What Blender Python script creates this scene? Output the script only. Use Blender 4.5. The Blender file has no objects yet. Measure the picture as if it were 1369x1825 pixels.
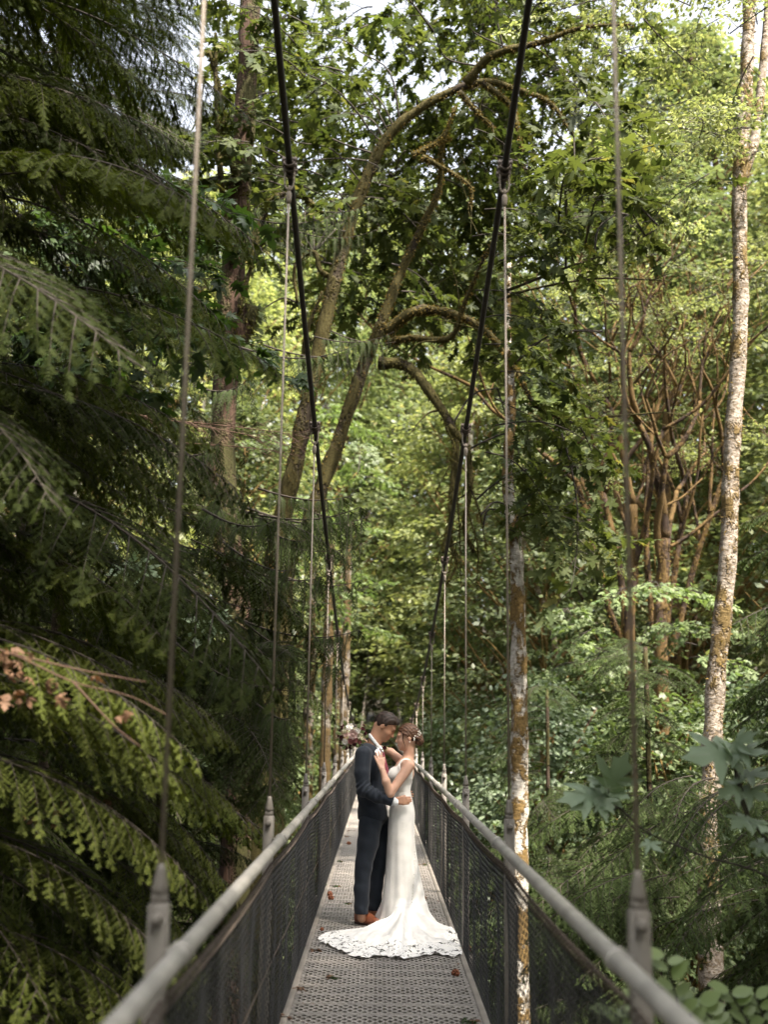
import bpy, math, random
import numpy as np
from mathutils import Vector, Matrix

random.seed(7)
RNG = np.random.default_rng(11)
SC = bpy.context.scene
COL = SC.collection
R = math.radians
TAU = 2 * math.pi

# ------------------------------------------------------------------ camera
PW, PH = 1369.0, 1825.0
CAM = np.array([-0.058, 0.0, 1.61])
PITCH, ROLL, YAW, FPX = R(10.9), R(0.8), R(0.1), 35.0 / 24.0 * PW
FW = np.array([math.sin(YAW) * math.cos(PITCH), math.cos(YAW) * math.cos(PITCH), math.sin(PITCH)])
_r0 = np.array([math.cos(YAW), -math.sin(YAW), 0.0])
_u0 = np.cross(_r0, FW)
RT = _r0 * math.cos(ROLL) + _u0 * math.sin(ROLL)
UP = _u0 * math.cos(ROLL) - _r0 * math.sin(ROLL)
cd = bpy.data.cameras.new("camera")
cam = bpy.data.objects.new("camera", cd)
COL.objects.link(cam)
cam.matrix_world = Matrix(((RT[0], UP[0], -FW[0], CAM[0]), (RT[1], UP[1], -FW[1], CAM[1]), (RT[2], UP[2], -FW[2], CAM[2]), (0, 0, 0, 1)))
cd.sensor_fit = 'HORIZONTAL'
cd.sensor_width = 24.0
cd.lens = 35.0
cd.clip_start = 0.05
cd.clip_end = 2000
cd.dof.use_dof = True
cd.dof.focus_distance = 9.6
cd.dof.aperture_fstop = 1.6
SC.camera = cam

# ------------------------------------------------------------------ sky, sun, exposure
SUN_EL, SUN_AZ = R(58), R(140)          # azimuth clockwise from +Y (the way the camera looks)
world = bpy.data.worlds.new("World")
SC.world = world
world.use_nodes = True
_n = world.node_tree.nodes
_bg = _n["Background"]
_sky = _n.new("ShaderNodeTexSky")
_sky.sky_type = 'NISHITA'
_sky.sun_disc = False
_sky.sun_elevation = SUN_EL
_sky.sun_rotation = SUN_AZ
_sky.air_density = 1.0
_sky.dust_density = 6.0
_sky.ozone_density = 1.0
_hs = _n.new("ShaderNodeHueSaturation")          # thin high cloud: the blue is washed out evenly over the whole sky
_hs.inputs['Saturation'].default_value = 0.30
world.node_tree.links.new(_sky.outputs[0], _hs.inputs['Color'])
world.node_tree.links.new(_hs.outputs[0], _bg.inputs[0])
_bg.inputs[1].default_value = 0.15
sd = bpy.data.lights.new("sun", 'SUN')
sd.energy = 4.8
sd.angle = R(2.0)
sd.color = (1.0, 0.91, 0.77)
sun = bpy.data.objects.new("sun", sd)
COL.objects.link(sun)
_sv = Vector((math.sin(SUN_AZ) * math.cos(SUN_EL), math.cos(SUN_AZ) * math.cos(SUN_EL), math.sin(SUN_EL)))
sun.rotation_euler = _sv.to_track_quat('Z', 'Y').to_euler()
sun.location = (0, 0, 40)
vs = SC.view_settings
vs.view_transform = 'Standard'
vs.look = 'None'
vs.exposure = 2.0
vs.gamma = 1.0
vs.use_curve_mapping = False
SC.cycles.use_denoising = True
SC.cycles.max_bounces = 7
SC.cycles.diffuse_bounces = 4
SC.cycles.glossy_bounces = 2
SC.cycles.transmission_bounces = 5
SC.cycles.transparent_max_bounces = 8
SC.cycles.sample_clamp_indirect = 6.0
SC.cycles.caustics_reflective = False
SC.cycles.caustics_refractive = False


def P(px, py, d):
    """point of the place seen at photo pixel (px, py) at distance d along the bridge"""
    v = FW * FPX + RT * (px - PW / 2) - UP * (py - PH / 2)
    return CAM + v * ((d - CAM[1]) / v[1])


def PZ(px, py, z):
    v = FW * FPX + RT * (px - PW / 2) - UP * (py - PH / 2)
    return CAM + v * ((z - CAM[2]) / v[2])


def proj(p):
    v = np.asarray(p, float) - CAM
    z = v @ FW
    return PW / 2 + FPX * (v @ RT) / z, PH / 2 - FPX * (v @ UP) / z, z


def inview(p, m=1.6):
    x, y, z = proj(p)
    if z < 0.6:
        return False
    k = m * FPX / z
    return -k < x < PW + k and -k < y < PH + k


# ------------------------------------------------------------------ materials
def new_mat(name):
    m = bpy.data.materials.new(name)
    m.use_nodes = True
    nt = m.node_tree
    b = nt.nodes["Principled BSDF"]
    return m, nt, b


def N(nt, t, **k):
    n = nt.nodes.new(t)
    for a, v in k.items():
        setattr(n, a, v)
    return n


def ramp(nt, stops, fac=None):
    r = nt.nodes.new("ShaderNodeValToRGB")
    e = r.color_ramp.elements
    while len(e) < len(stops):
        e.new(0.5)
    for i, (p, c) in enumerate(stops):
        e[i].position = p
        e[i].color = (*c, 1)
    if fac is not None:
        nt.links.new(fac, r.inputs[0])
    return r


def noise(nt, scale, detail=4.0, rough=0.55, coord='Object', sc=None, dist=0.0):
    tc = nt.nodes.new("ShaderNodeTexCoord")
    out = tc.outputs[coord]
    if sc:
        mp = nt.nodes.new("ShaderNodeMapping")
        mp.inputs['Scale'].default_value = sc
        nt.links.new(out, mp.inputs[0])
        out = mp.outputs[0]
    n = nt.nodes.new("ShaderNodeTexNoise")
    n.inputs['Scale'].default_value = scale
    n.inputs['Detail'].default_value = detail
    n.inputs['Roughness'].default_value = rough
    n.inputs['Distortion'].default_value = dist
    nt.links.new(out, n.inputs['Vector'])
    return n


def bump(nt, b, h, strength=0.5, dist=0.01):
    n = nt.nodes.new("ShaderNodeBump")
    n.inputs['Strength'].default_value = strength
    n.inputs['Distance'].default_value = dist
    nt.links.new(h, n.inputs['Height'])
    nt.links.new(n.outputs[0], b.inputs['Normal'])
    return n


def plain(name, c, rough=0.6, metal=0.0, var=0.15, scale=20, bmp=0.0, spec=0.5, bd=0.004):
    m, nt, b = new_mat(name)
    n = noise(nt, scale)
    c1 = tuple(x * (1 - var) for x in c)
    c2 = tuple(min(1, x * (1 + var)) for x in c)
    r = ramp(nt, [(0.3, c1), (0.7, c2)], n.outputs[0])
    nt.links.new(r.outputs[0], b.inputs['Base Color'])
    b.inputs['Roughness'].default_value = rough
    b.inputs['Metallic'].default_value = metal
    b.inputs['Specular IOR Level'].default_value = spec
    if bmp:
        bump(nt, b, n.outputs[0], bmp, bd)
    return m


def leaf_mat(name, c1, c2, c3=None, trans=0.35, rough=0.45, tcol=None, spec=0.35):
    """leaf colour differs from leaf to leaf and from bough to bough; light passes through"""
    m, nt, b = new_mat(name)
    g = nt.nodes.new("ShaderNodeNewGeometry")
    oi = nt.nodes.new("ShaderNodeObjectInfo")
    stops = [(0.0, c1), (0.6, c2)] + ([(0.97, c2), (1.0, c3)] if c3 else [(1.0, c2)])
    r = ramp(nt, stops, g.outputs['Random Per Island'])
    hs = nt.nodes.new("ShaderNodeHueSaturation")
    mr = nt.nodes.new("ShaderNodeMapRange")
    mr.inputs[3].default_value = 0.72
    mr.inputs[4].default_value = 1.3
    nt.links.new(oi.outputs['Random'], mr.inputs[0])
    nt.links.new(mr.outputs[0], hs.inputs['Value'])
    nt.links.new(r.outputs[0], hs.inputs['Color'])
    nt.links.new(hs.outputs[0], b.inputs['Base Color'])
    b.inputs['Roughness'].default_value = rough
    b.inputs['Specular IOR Level'].default_value = spec
    if trans > 0:
        t = nt.nodes.new("ShaderNodeBsdfTranslucent")
        mul = nt.nodes.new("ShaderNodeMix")
        mul.data_type = 'RGBA'
        mul.blend_type = 'MULTIPLY'
        mul.inputs[0].default_value = 1.0
        nt.links.new(hs.outputs[0], mul.inputs[6])
        mul.inputs[7].default_value = (*(tcol or (2.0, 2.0, 0.9)), 1)
        nt.links.new(mul.outputs[2], t.inputs[0])
        mx = nt.nodes.new("ShaderNodeMixShader")
        mx.inputs[0].default_value = trans
        nt.links.new(b.outputs[0], mx.inputs[1])
        nt.links.new(t.outputs[0], mx.inputs[2])
        nt.links.new(mx.outputs[0], nt.nodes["Material Output"].inputs[0])
    return m


def bark_mat(name, base, dark, moss, moss_amt=0.5, streak=(1, 1, 0.25), scale=9, mscale=2.5, spots=None):
    m, nt, b = new_mat(name)
    n1 = noise(nt, scale, 6, 0.65, sc=streak)
    r1 = ramp(nt, [(0.32, dark), (0.6, base)], n1.outputs[0])
    col = r1.outputs[0]
    if spots:
        n3 = noise(nt, 30, 5, 0.7, sc=(1, 1, 1.6))
        r3 = ramp(nt, [(0.5, (0, 0, 0)), (0.58, (1, 1, 1))], n3.outputs[0])
        m3 = nt.nodes.new("ShaderNodeMix")
        m3.data_type = 'RGBA'
        nt.links.new(r3.outputs[0], m3.inputs[0])
        nt.links.new(col, m3.inputs[6])
        m3.inputs[7].default_value = (*spots, 1)
        col = m3.outputs[2]
    n2 = noise(nt, mscale, 5, 0.7, sc=(1, 1, 0.7))
    r2 = ramp(nt, [(0.62 - 0.3 * moss_amt - 0.04, (0, 0, 0)), (0.62 - 0.3 * moss_amt + 0.04, (1, 1, 1))], n2.outputs[0])
    n4 = noise(nt, 40, 3, 0.7)
    r4 = ramp(nt, [(0.3, tuple(x * 0.5 for x in moss)), (0.7, tuple(x * 1.3 for x in moss))], n4.outputs[0])
    mx = nt.nodes.new("ShaderNodeMix")
    mx.data_type = 'RGBA'
    nt.links.new(r2.outputs[0], mx.inputs[0])
    nt.links.new(col, mx.inputs[6])
    nt.links.new(r4.outputs[0], mx.inputs[7])
    nt.links.new(mx.outputs[2], b.inputs['Base Color'])
    b.inputs['Roughness'].default_value = 0.9
    b.inputs['Specular IOR Level'].default_value = 0.15
    ad = nt.nodes.new("ShaderNodeMath")
    ad.operation = 'ADD'
    nt.links.new(n1.outputs[0], ad.inputs[0])
    nt.links.new(r2.outputs[0], ad.inputs[1])
    bump(nt, b, ad.outputs[0], 0.9, 0.03)
    return m


M = {}
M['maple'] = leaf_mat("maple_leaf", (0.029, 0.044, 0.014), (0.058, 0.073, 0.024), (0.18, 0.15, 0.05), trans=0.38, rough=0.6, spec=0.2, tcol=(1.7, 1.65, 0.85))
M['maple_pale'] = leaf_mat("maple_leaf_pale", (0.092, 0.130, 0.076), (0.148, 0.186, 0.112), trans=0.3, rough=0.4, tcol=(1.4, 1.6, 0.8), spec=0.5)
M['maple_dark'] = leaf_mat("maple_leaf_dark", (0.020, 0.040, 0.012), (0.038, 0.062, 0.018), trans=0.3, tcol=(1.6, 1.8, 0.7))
M['alder'] = leaf_mat("alder_leaf", (0.105, 0.130, 0.053), (0.212, 0.230, 0.102), (0.31, 0.28, 0.13), trans=0.45, tcol=(1.35, 1.38, 0.85))
M['alder2'] = leaf_mat("background_leaf", (0.066, 0.091, 0.041), (0.132, 0.158, 0.074), (0.23, 0.21, 0.10), trans=0.43, tcol=(1.35, 1.38, 0.9))
M['vine'] = leaf_mat("vine_maple_leaf", (0.078, 0.115, 0.050), (0.132, 0.166, 0.076), trans=0.35, tcol=(1.5, 1.7, 0.8))
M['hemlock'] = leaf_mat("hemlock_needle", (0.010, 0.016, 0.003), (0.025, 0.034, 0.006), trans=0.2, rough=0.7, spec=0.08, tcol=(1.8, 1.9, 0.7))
M['hemlock_lit'] = leaf_mat("hemlock_needle_lit", (0.019, 0.028, 0.005), (0.046, 0.056, 0.010), trans=0.25, rough=0.7, spec=0.08, tcol=(1.8, 1.9, 0.7))  # lit copy of the hemlock needles: light is painted in as lighter colour
M['hemlock_sun'] = leaf_mat("hemlock_needle_sunlit", (0.028, 0.039, 0.008), (0.070, 0.082, 0.017), trans=0.28, rough=0.7, spec=0.1, tcol=(1.7, 1.7, 0.7))  # brightest needle copy, sunlight on the low left boughs put into the colour
M['cedar'] = leaf_mat("cedar_spray", (0.014, 0.024, 0.007), (0.032, 0.045, 0.013), trans=0.18, rough=0.7, spec=0.1, tcol=(1.6, 1.8, 0.8))
M['fir'] = leaf_mat("understory_needle", (0.020, 0.034, 0.011), (0.047, 0.066, 0.021), trans=0.25, rough=0.7, spec=0.1, tcol=(1.6, 1.8, 0.8))
M['salal'] = leaf_mat("salal_leaf", (0.09, 0.14, 0.05), (0.16, 0.21, 0.085), trans=0.3, rough=0.35, tcol=(1.4, 1.6, 0.7), spec=0.5)
M['dead'] = leaf_mat("dead_leaf", (0.075, 0.038, 0.022), (0.16, 0.088, 0.05), trans=0.2, rough=0.7, tcol=(1.2, 1.0, 0.7))
M['dead_twig'] = plain("dead_twig", (0.085, 0.045, 0.028), 0.8)
M['twig'] = plain("twig_bark", (0.030, 0.022, 0.016), 0.85)
M['twig_moss'] = plain("mossy_twig", (0.16, 0.10, 0.03), 0.9, var=0.5)
M['bark_maple'] = bark_mat("maple_bark", (0.052, 0.040, 0.029), (0.018, 0.014, 0.011), (0.064, 0.054, 0.020), 0.7)
M['bark_vine'] = bark_mat("vine_bark", (0.062, 0.042, 0.031), (0.020, 0.015, 0.011), (0.11, 0.07, 0.029), 0.5)
M['bark_alder'] = bark_mat("alder_bark", (0.52, 0.485, 0.435), (0.24, 0.215, 0.185), (0.165, 0.108, 0.043), 0.46, streak=(1, 1, 2.0), scale=7, mscale=4.5)
M['bark_alder2'] = bark_mat("alder_bark_grey", (0.40, 0.35, 0.30), (0.12, 0.095, 0.075), (0.15, 0.105, 0.045), 0.30, streak=(1, 1, 2.0), scale=9, mscale=3.5, spots=(0.16, 0.12, 0.08))
M['bark_cedar'] = bark_mat("cedar_bark", (0.085, 0.052, 0.037), (0.024, 0.016, 0.012), (0.055, 0.052, 0.021), 0.4, streak=(4, 4, 0.22), scale=6)
M['bark_far'] = bark_mat("far_bark", (0.17, 0.15, 0.125), (0.07, 0.056, 0.046), (0.085, 0.058, 0.026), 0.55, streak=(1, 1, 2.0), scale=7, mscale=4)
M['bark_dark'] = bark_mat("dark_bark", (0.07, 0.05, 0.036), (0.024, 0.018, 0.014), (0.05, 0.045, 0.018), 0.4, streak=(3, 3, 0.3))
M['moss'] = leaf_mat("moss_tuft", (0.075, 0.056, 0.017), (0.145, 0.10, 0.03), trans=0.25, rough=0.9, spec=0.1, tcol=(1.2, 1.2, 0.6))
M['moss_green'] = leaf_mat("moss_tuft_green", (0.05, 0.05, 0.015), (0.10, 0.09, 0.026), trans=0.25, rough=0.9, spec=0.1, tcol=(1.2, 1.2, 0.6))
M['soil'] = plain("forest_floor", (0.045, 0.036, 0.022), 0.95, var=0.6, scale=2.5, bmp=0.6, bd=0.2)

# bridge
M['galv'] = plain("galvanised_steel", (0.35, 0.33, 0.305), 0.48, 0.3, 0.28, 7, 0.08)
M['post'] = plain("weathered_post_steel", (0.185, 0.165, 0.145), 0.55, 0.2, 0.25, 9, 0.06)
M['rope'] = plain("wire_rope", (0.27, 0.225, 0.185), 0.55, 0.25, 0.3, 160, 0.8)
M['cable'] = plain("dark_cable", (0.035, 0.030, 0.027), 0.6, 0.3, 0.3, 90, 0.4)
M['clamp'] = plain("clamp_steel", (0.11, 0.085, 0.07), 0.5, 0.5, 0.3, 30)
M['deck'] = plain("deck_grating_steel", (0.275, 0.25, 0.23), 0.5, 0.25, 0.28, 5, 0.05)
M['deck_edge'] = plain("deck_edge_steel", (0.25, 0.222, 0.195), 0.6, 0.15, 0.22, 4, 0.05)
M['mesh'] = plain("dark_netting", (0.038, 0.037, 0.037), 0.55, 0.35, 0.3, 8)


# ------------------------------------------------------------------ mesh building
class MB:
    def __init__(s):
        s.V = []
        s.F = []
        s.n = 0

    def add(s, v, f, mat=0):
        v = np.asarray(v, float).reshape(-1, 3)
        f = np.asarray(f, int)
        s.V.append(v)
        s.F.append((f + s.n, mat))
        s.n += len(v)
        return s

    def mesh(s, name, mats, smooth=True):
        me = bpy.data.meshes.new(name)
        V = np.concatenate(s.V)
        tot = np.concatenate([np.full(len(f), f.shape[1]) for f, _ in s.F])
        loops = np.concatenate([f.ravel() for f, _ in s.F])
        mi = np.concatenate([np.full(len(f), m) for f, m in s.F])
        st = np.concatenate([[0], np.cumsum(tot)[:-1]])
        me.vertices.add(len(V))
        me.vertices.foreach_set("co", V.astype(np.float32).ravel())
        me.loops.add(len(loops))
        me.loops.foreach_set("vertex_index", loops.astype(np.int32))
        me.polygons.add(len(tot))
        me.polygons.foreach_set("loop_start", st.astype(np.int32))
        me.polygons.foreach_set("material_index", mi.astype(np.int32))
        me.polygons.foreach_set("use_smooth", np.full(len(tot), smooth))
        for m in (mats if isinstance(mats, (list, tuple)) else [mats]):
            me.materials.append(m)
        me.update(calc_edges=True)
        return me

    # shapes
    def tube(s, pts, rad, sides=8, mat=0, cap=True, lump=0.0, twist=0.0, flat=None):
        pts = np.asarray(pts, float)
        n = len(pts)
        rad = np.broadcast_to(np.asarray(rad, float), (n,))
        t = np.gradient(pts, axis=0)
        t /= np.linalg.norm(t, axis=1)[:, None] + 1e-12
        ref = np.array([0, 0, 1.0]) if abs(t[0][2]) < 0.9 else np.array([1.0, 0, 0])
        u = np.cross(t[0], ref)
        u /= np.linalg.norm(u)
        a = np.arange(sides) * TAU / sides
        out = np.zeros((n, sides, 3))
        for i in range(n):
            u = u - t[i] * (u @ t[i])
            u /= np.linalg.norm(u) + 1e-12
            w = np.cross(t[i], u)
            r = rad[i] * (1 + (lump * RNG.standard_normal(sides) if lump else 0))
            out[i] = pts[i] + (np.cos(a) * r)[:, None] * u + (np.sin(a) * r)[:, None] * w * (flat or 1)
        i = np.arange(n - 1)[:, None] * sides
        j = np.arange(sides)[None]
        k = (j + 1) % sides
        q = np.stack([i + j, i + k, i + sides + k, i + sides + j], -1).reshape(-1, 4)
        b = s.n
        s.add(out.reshape(-1, 3), q, mat)
        if cap:
            s.F.append((np.array([np.arange(sides)[::-1] + b]), mat))
            s.F.append((np.array([np.arange(sides) + b + (n - 1) * sides]), mat))
        return s

    def box(s, c, size, mat=0, rot=None, bev=0.0):
        c = np.asarray(c, float)
        h = np.asarray(size, float) / 2
        if bev:
            b = min(bev, *(h * 0.49))
            ring = np.array([(-h[0] + b, -h[1]), (h[0] - b, -h[1]), (h[0], -h[1] + b), (h[0], h[1] - b), (h[0] - b, h[1]), (-h[0] + b, h[1]), (-h[0], h[1] - b), (-h[0], -h[1] + b)])
            v = []
            for z, k in ((-h[2], b), (-h[2] + b, 0), (h[2] - b, 0), (h[2], b)):
                sc = np.array([(h[0] - k) / h[0], (h[1] - k) / h[1]])
                v += [(x * sc[0], y * sc[1], z) for x, y in ring]
            v = np.array(v)
            q = [(l * 8 + i, l * 8 + (i + 1) % 8, l * 8 + 8 + (i + 1) % 8, l * 8 + 8 + i) for l in range(3) for i in range(8)]
            if rot is not None:
                v = v @ np.array(rot).T
            b0 = s.n
            s.add(v + c, q, mat)
            s.F.append((np.array([np.arange(8)[::-1] + b0]), mat))
            s.F.append((np.array([np.arange(8) + 24 + b0]), mat))
            return s
        v = np.array([(x, y, z) for x in (-1, 1) for y in (-1, 1) for z in (-1, 1)]) * h
        if rot is not None:
            v = v @ np.array(rot).T
        s.add(v + c, [(0, 1, 3, 2), (4, 6, 7, 5), (0, 4, 5, 1), (2, 3, 7, 6), (0, 2, 6, 4), (1, 5, 7, 3)], mat)
        return s

    def sphere(s, c, r, seg=10, rings=6, mat=0, rot=None):
        r = np.broadcast_to(np.asarray(r, float), (3,))
        th = np.linspace(0, math.pi, rings + 1)
        a = np.arange(seg) * TAU / seg
        v = np.stack([np.sin(th)[:, None] * np.cos(a), np.sin(th)[:, None] * np.sin(a), np.repeat(np.cos(th)[:, None], seg, 1)], -1).reshape(-1, 3) * r
        if rot is not None:
            v = v @ np.array(rot).T
        q = [(i * seg + j, i * seg + seg + j, i * seg + seg + (j + 1) % seg, i * seg + (j + 1) % seg) for i in range(rings) for j in range(seg)]
        return s.add(v + np.asarray(c, float), q, mat)

    def cards(s, tv, tf, pos, X, Y, Z, size, mat=0):
        """many copies of a small leaf shape: tv template verts, frames X (across) Y (along) Z (normal)"""
        tv = np.asarray(tv, float)
        tf = np.asarray(tf, int)
        n = len(pos)
        if n == 0:
            return s
        size = np.broadcast_to(np.asarray(size, float), (n,))
        v = (tv[None, :, 0, None] * X[:, None] + tv[None, :, 1, None] * Y[:, None] + tv[None, :, 2, None] * Z[:, None]) * size[:, None, None] + pos[:, None]
        f = (tf[None] + (np.arange(n) * len(tv))[:, None, None]).reshape(-1, tf.shape[1])
        return s.add(v.reshape(-1, 3), f, mat)


def smooth_path(pts, k=6):
    """Catmull-Rom through points"""
    p = np.asarray(pts, float)
    p = np.vstack([2 * p[0] - p[1], p, 2 * p[-1] - p[-2]])
    out = []
    t = np.linspace(0, 1, k, endpoint=False)[:, None]
    for i in range(1, len(p) - 2):
        a, b, c, d = p[i - 1], p[i], p[i + 1], p[i + 2]
        out.append(0.5 * ((2 * b) + (c - a) * t + (2 * a - 5 * b + 4 * c - d) * t * t + (3 * b - a - 3 * c + d) * t ** 3))
    out.append(p[-2][None])
    return np.concatenate(out)


def unit(v):
    v = np.asarray(v, float)
    return v / (np.linalg.norm(v, axis=-1, keepdims=True) + 1e-12)


def frames(direction, normal):
    Y = unit(direction)
    Z = unit(normal - Y * np.sum(normal * Y, -1, keepdims=True))
    X = np.cross(Y, Z)
    return X, Y, Z


# ------------------------------------------------------------------ objects
def link(o):
    COL.objects.link(o)
    return o


def thing(name, label, cat, loc=(0, 0, 0), group=None, kind=None):
    o = bpy.data.objects.new(name, None)
    o.empty_display_size = 0.1
    link(o)
    o.location = Vector(loc)
    return tag(o, label, cat, group, kind)


def tag(o, label=None, cat=None, group=None, kind=None):
    for k, v in (("label", label), ("category", cat), ("group", group), ("kind", kind)):
        if v:
            o[k] = v
    return o


_ORG = {}


def origin(o):
    return np.zeros(3) if o is None else _ORG.get(o.name, np.array(o.location)) 


def part(name, mesh, parent, kind=None, label=None, mat4=None):
    """child mesh whose vertices are given in world space (things are only ever translated)"""
    o = bpy.data.objects.new(name, mesh)
    link(o)
    o.parent = parent
    base = np.zeros(3)
    q = parent
    while q is not None:
        base += np.array(q.location)
        q = q.parent
    if mat4 is not None:
        mm = mat4.copy()
        mm.translation = mm.translation - Vector(base)
        o.matrix_local = mm
    else:
        o.location = Vector(-base)
    if kind:
        o["kind"] = kind
    if label:
        o["label"] = label
    return o


def struct(name, mesh):
    o = link(bpy.data.objects.new(name, mesh))
    o["kind"] = "structure"
    return o


def mat_from(pos, xdir, up=(0, 0, 1), scale=1.0, roll=0.0):
    x = unit(xdir)
    z = np.asarray(up, float)
    z = unit(z - x * (z @ x))
    y = np.cross(z, x)
    if roll:
        y, z = y * math.cos(roll) + z * math.sin(roll), z * math.cos(roll) - y * math.sin(roll)
    s = scale
    return Matrix(((x[0] * s, y[0] * s, z[0] * s, pos[0]), (x[1] * s, y[1] * s, z[1] * s, pos[1]), (x[2] * s, y[2] * s, z[2] * s, pos[2]), (0, 0, 0, 1)))

# ------------------------------------------------------------------ terrain
def ground_z(x, y):
    x = np.asarray(x, float)
    y = np.asarray(y, float)
    z = -5.6 + 0.5 * np.sin(x * 0.31 + 1) * np.cos(y * 0.23) + 0.25 * np.sin(x * 0.9 + y * 0.7)
    s = np.clip((y - 38) / 20, 0, 1)
    z = z + 5.2 * s * s * (3 - 2 * s)
    z = z + 0.10 * np.clip(y - 60, 0, 500) + 0.12 * np.clip(np.abs(x) - 10, 0, 500)
    s = np.clip((-1 - y) / 6, 0, 1)
    return z + 5.2 * s * s * (3 - 2 * s)


gx = np.concatenate([np.linspace(-500, -44, 14), np.linspace(-40, 40, 81), np.linspace(44, 500, 14)])
gy = np.concatenate([np.linspace(-300, -24, 8), np.linspace(-20, 100, 121), np.linspace(108, 800, 16)])
GX, GY = np.meshgrid(gx, gy, indexing='ij')
GZ = ground_z(GX, GY) + RNG.normal(0, 0.06, GX.shape)
nx_, ny_ = GX.shape
ii, jj = np.meshgrid(np.arange(nx_ - 1), np.arange(ny_ - 1), indexing='ij')
b0 = (ii * ny_ + jj).ravel()
struct("ground", MB().add(np.stack([GX, GY, GZ], -1).reshape(-1, 3), np.stack([b0, b0 + ny_, b0 + ny_ + 1, b0 + 1], -1)).mesh("ground", M['soil']))

# ------------------------------------------------------------------ suspension footbridge
BR = thing("suspension_footbridge", "narrow steel suspension footbridge with grating deck, mesh sides and pipe handrails", "bridge", (0, 0, 0))
D0, BAY, NB = 0.1, 2.9, 20
posts_d = [D0 + BAY * k for k in range(NB)]
HW = 0.545


def cable_z(d):
    return 1.6 + 0.00598 * (d - 28.8) ** 2


# deck plank of pressed grip grating, one mesh shared by every plank
def plank_mesh():
    mb = MB()
    L, n, rows = 0.236, 38, 5
    xs = np.linspace(-HW, HW, n + 1)
    ys = np.linspace(0.022, L - 0.022, rows + 1)
    pit = ys[1] - ys[0]
    for j in range(rows + 1):
        amp = 0.0 if j in (0, rows) else pit * 0.36
        c = ys[j] + np.where((np.arange(n + 1) + j) % 2 == 0, amp, -amp)
        hz = np.where((np.arange(n + 1) + j) % 2 == 0, 0.004, -0.001)
        w = 0.0085
        th = 0.013
        v = np.concatenate([np.stack([xs, c - w, hz], -1), np.stack([xs, c + w, hz + 0.003], -1), np.stack([xs, c - w + 0.004, hz - th], -1), np.stack([xs, c + w - 0.004, hz - th], -1)])
        i = np.arange(n)
        m = n + 1
        q = np.concatenate([np.stack([i, i + 1, i + 1 + m, i + m], -1), np.stack([i + 2 * m, i + 1 + 2 * m, i + 1, i], -1), np.stack([i + m, i + 1 + m, i + 1 + 3 * m, i + 3 * m], -1)])
        mb.add(v, q)
    # solid margins of the plank
    for y in (0.010, L - 0.010):
        mb.box((0, y, -0.008), (2 * HW, 0.02, 0.02))
    for x in (-HW + 0.012, HW - 0.012):
        mb.box((x, L / 2, -0.0095), (0.024, L - 0.042, 0.02))
    return mb.mesh("deck_plank", M['deck'], smooth=False)


pm = plank_mesh()
y = -1.6
while y < 57:
    part("deck_plank", pm, BR, mat4=Matrix.Translation((random.uniform(-.002, .002), y, random.uniform(-0.0015, 0.0015))))
    y += 0.241

edge = MB().box((0, BAY / 2, 0.0), (0.038, BAY - 0.004, 0.05), bev=0.004).box((0, BAY / 2, -0.09), (0.02, BAY - 0.004, 0.12)).mesh("edge_channel", M['deck_edge'])
for k in range(-1, NB):
    for s in (-1, 1):
        part("edge_channel", edge, BR, mat4=Matrix.Translation((s * (HW + 0.020), D0 + BAY * k, -0.012)))
beam = MB().box((0, 0, -0.10), (1.36, 0.06, 0.12), bev=0.004).mesh("cross_beam", M['post'])
for d in posts_d:
    part("cross_beam", beam, BR, mat4=Matrix.Translation((0, d, 0)))


# netting between two posts
def net_mesh():
    mb = MB()
    rows, seg = 30, 96
    ys = np.linspace(0, BAY, seg + 1)
    t = ys / BAY
    top = 0.93 - 0.025 * 4 * t * (1 - t)
    wob = 0.012 * np.sin(ys * 5.0) + 0.008 * np.sin(ys * 13 + 1)
    for j in range(rows + 1):
        f = (j + np.where((np.arange(seg + 1) + j) % 2 == 0, 0.47, -0.47) * (0 if j in (0, rows) else 1)) / rows
        z = -0.03 + f * (top + 0.03)
        x = wob * np.sin(f * math.pi)
        w = 0.0020
        a = np.stack([x - w, ys, z - w * 0.4], -1)
        b = np.stack([x + w, ys, z - w * 0.4], -1)
        c = np.stack([x, ys, z + w * 1.3], -1)
        i = np.arange(seg)
        m = seg + 1
        q = np.concatenate([np.stack([i + p * m, i + 1 + p * m, i + 1 + r * m, i + r * m], -1) for p, r in ((0, 1), (1, 2), (2, 0))])
        mb.add(np.concatenate([a, b, c]), q)
    return mb.mesh("mesh_panel", M['mesh'], smooth=False)


def lace_mesh():
    mb = MB()
    ys = np.linspace(0, BAY, 30)
    t = ys / BAY
    top = 0.935 - 0.025 * 4 * t * (1 - t)
    mb.tube(np.stack([0 * ys, ys, top], -1), 0.0042, 6)
    ys = np.linspace(0, BAY, 48 * 9)
    t = ys / BAY
    top = 0.925 - 0.025 * 4 * t * (1 - t)
    a = ys / 0.06 * TAU
    mb.tube(np.stack([0.012 * np.cos(a), ys, top + 0.018 * np.sin(a)], -1), 0.0028, 4)
    return mb.mesh("lacing_wire", M['clamp'])


nm, lm = net_mesh(), lace_mesh()
midwire = MB().tube([(0.012, 0, 0.47), (0.012, BAY * 0.5, 0.46), (0.012, BAY, 0.47)], 0.003, 5).mesh("brace_wire", M['clamp'])
for k in range(-1, NB - 1):
    for s in (-1, 1):
        T = Matrix.Translation((s * 0.586, D0 + BAY * k, 0))
        p_ = part("mesh_panel", nm, BR, kind="stuff", mat4=T)
        part("lacing_wire", lm, BR, mat4=T)
        part("brace_wire", midwire, BR, mat4=T)

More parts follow.
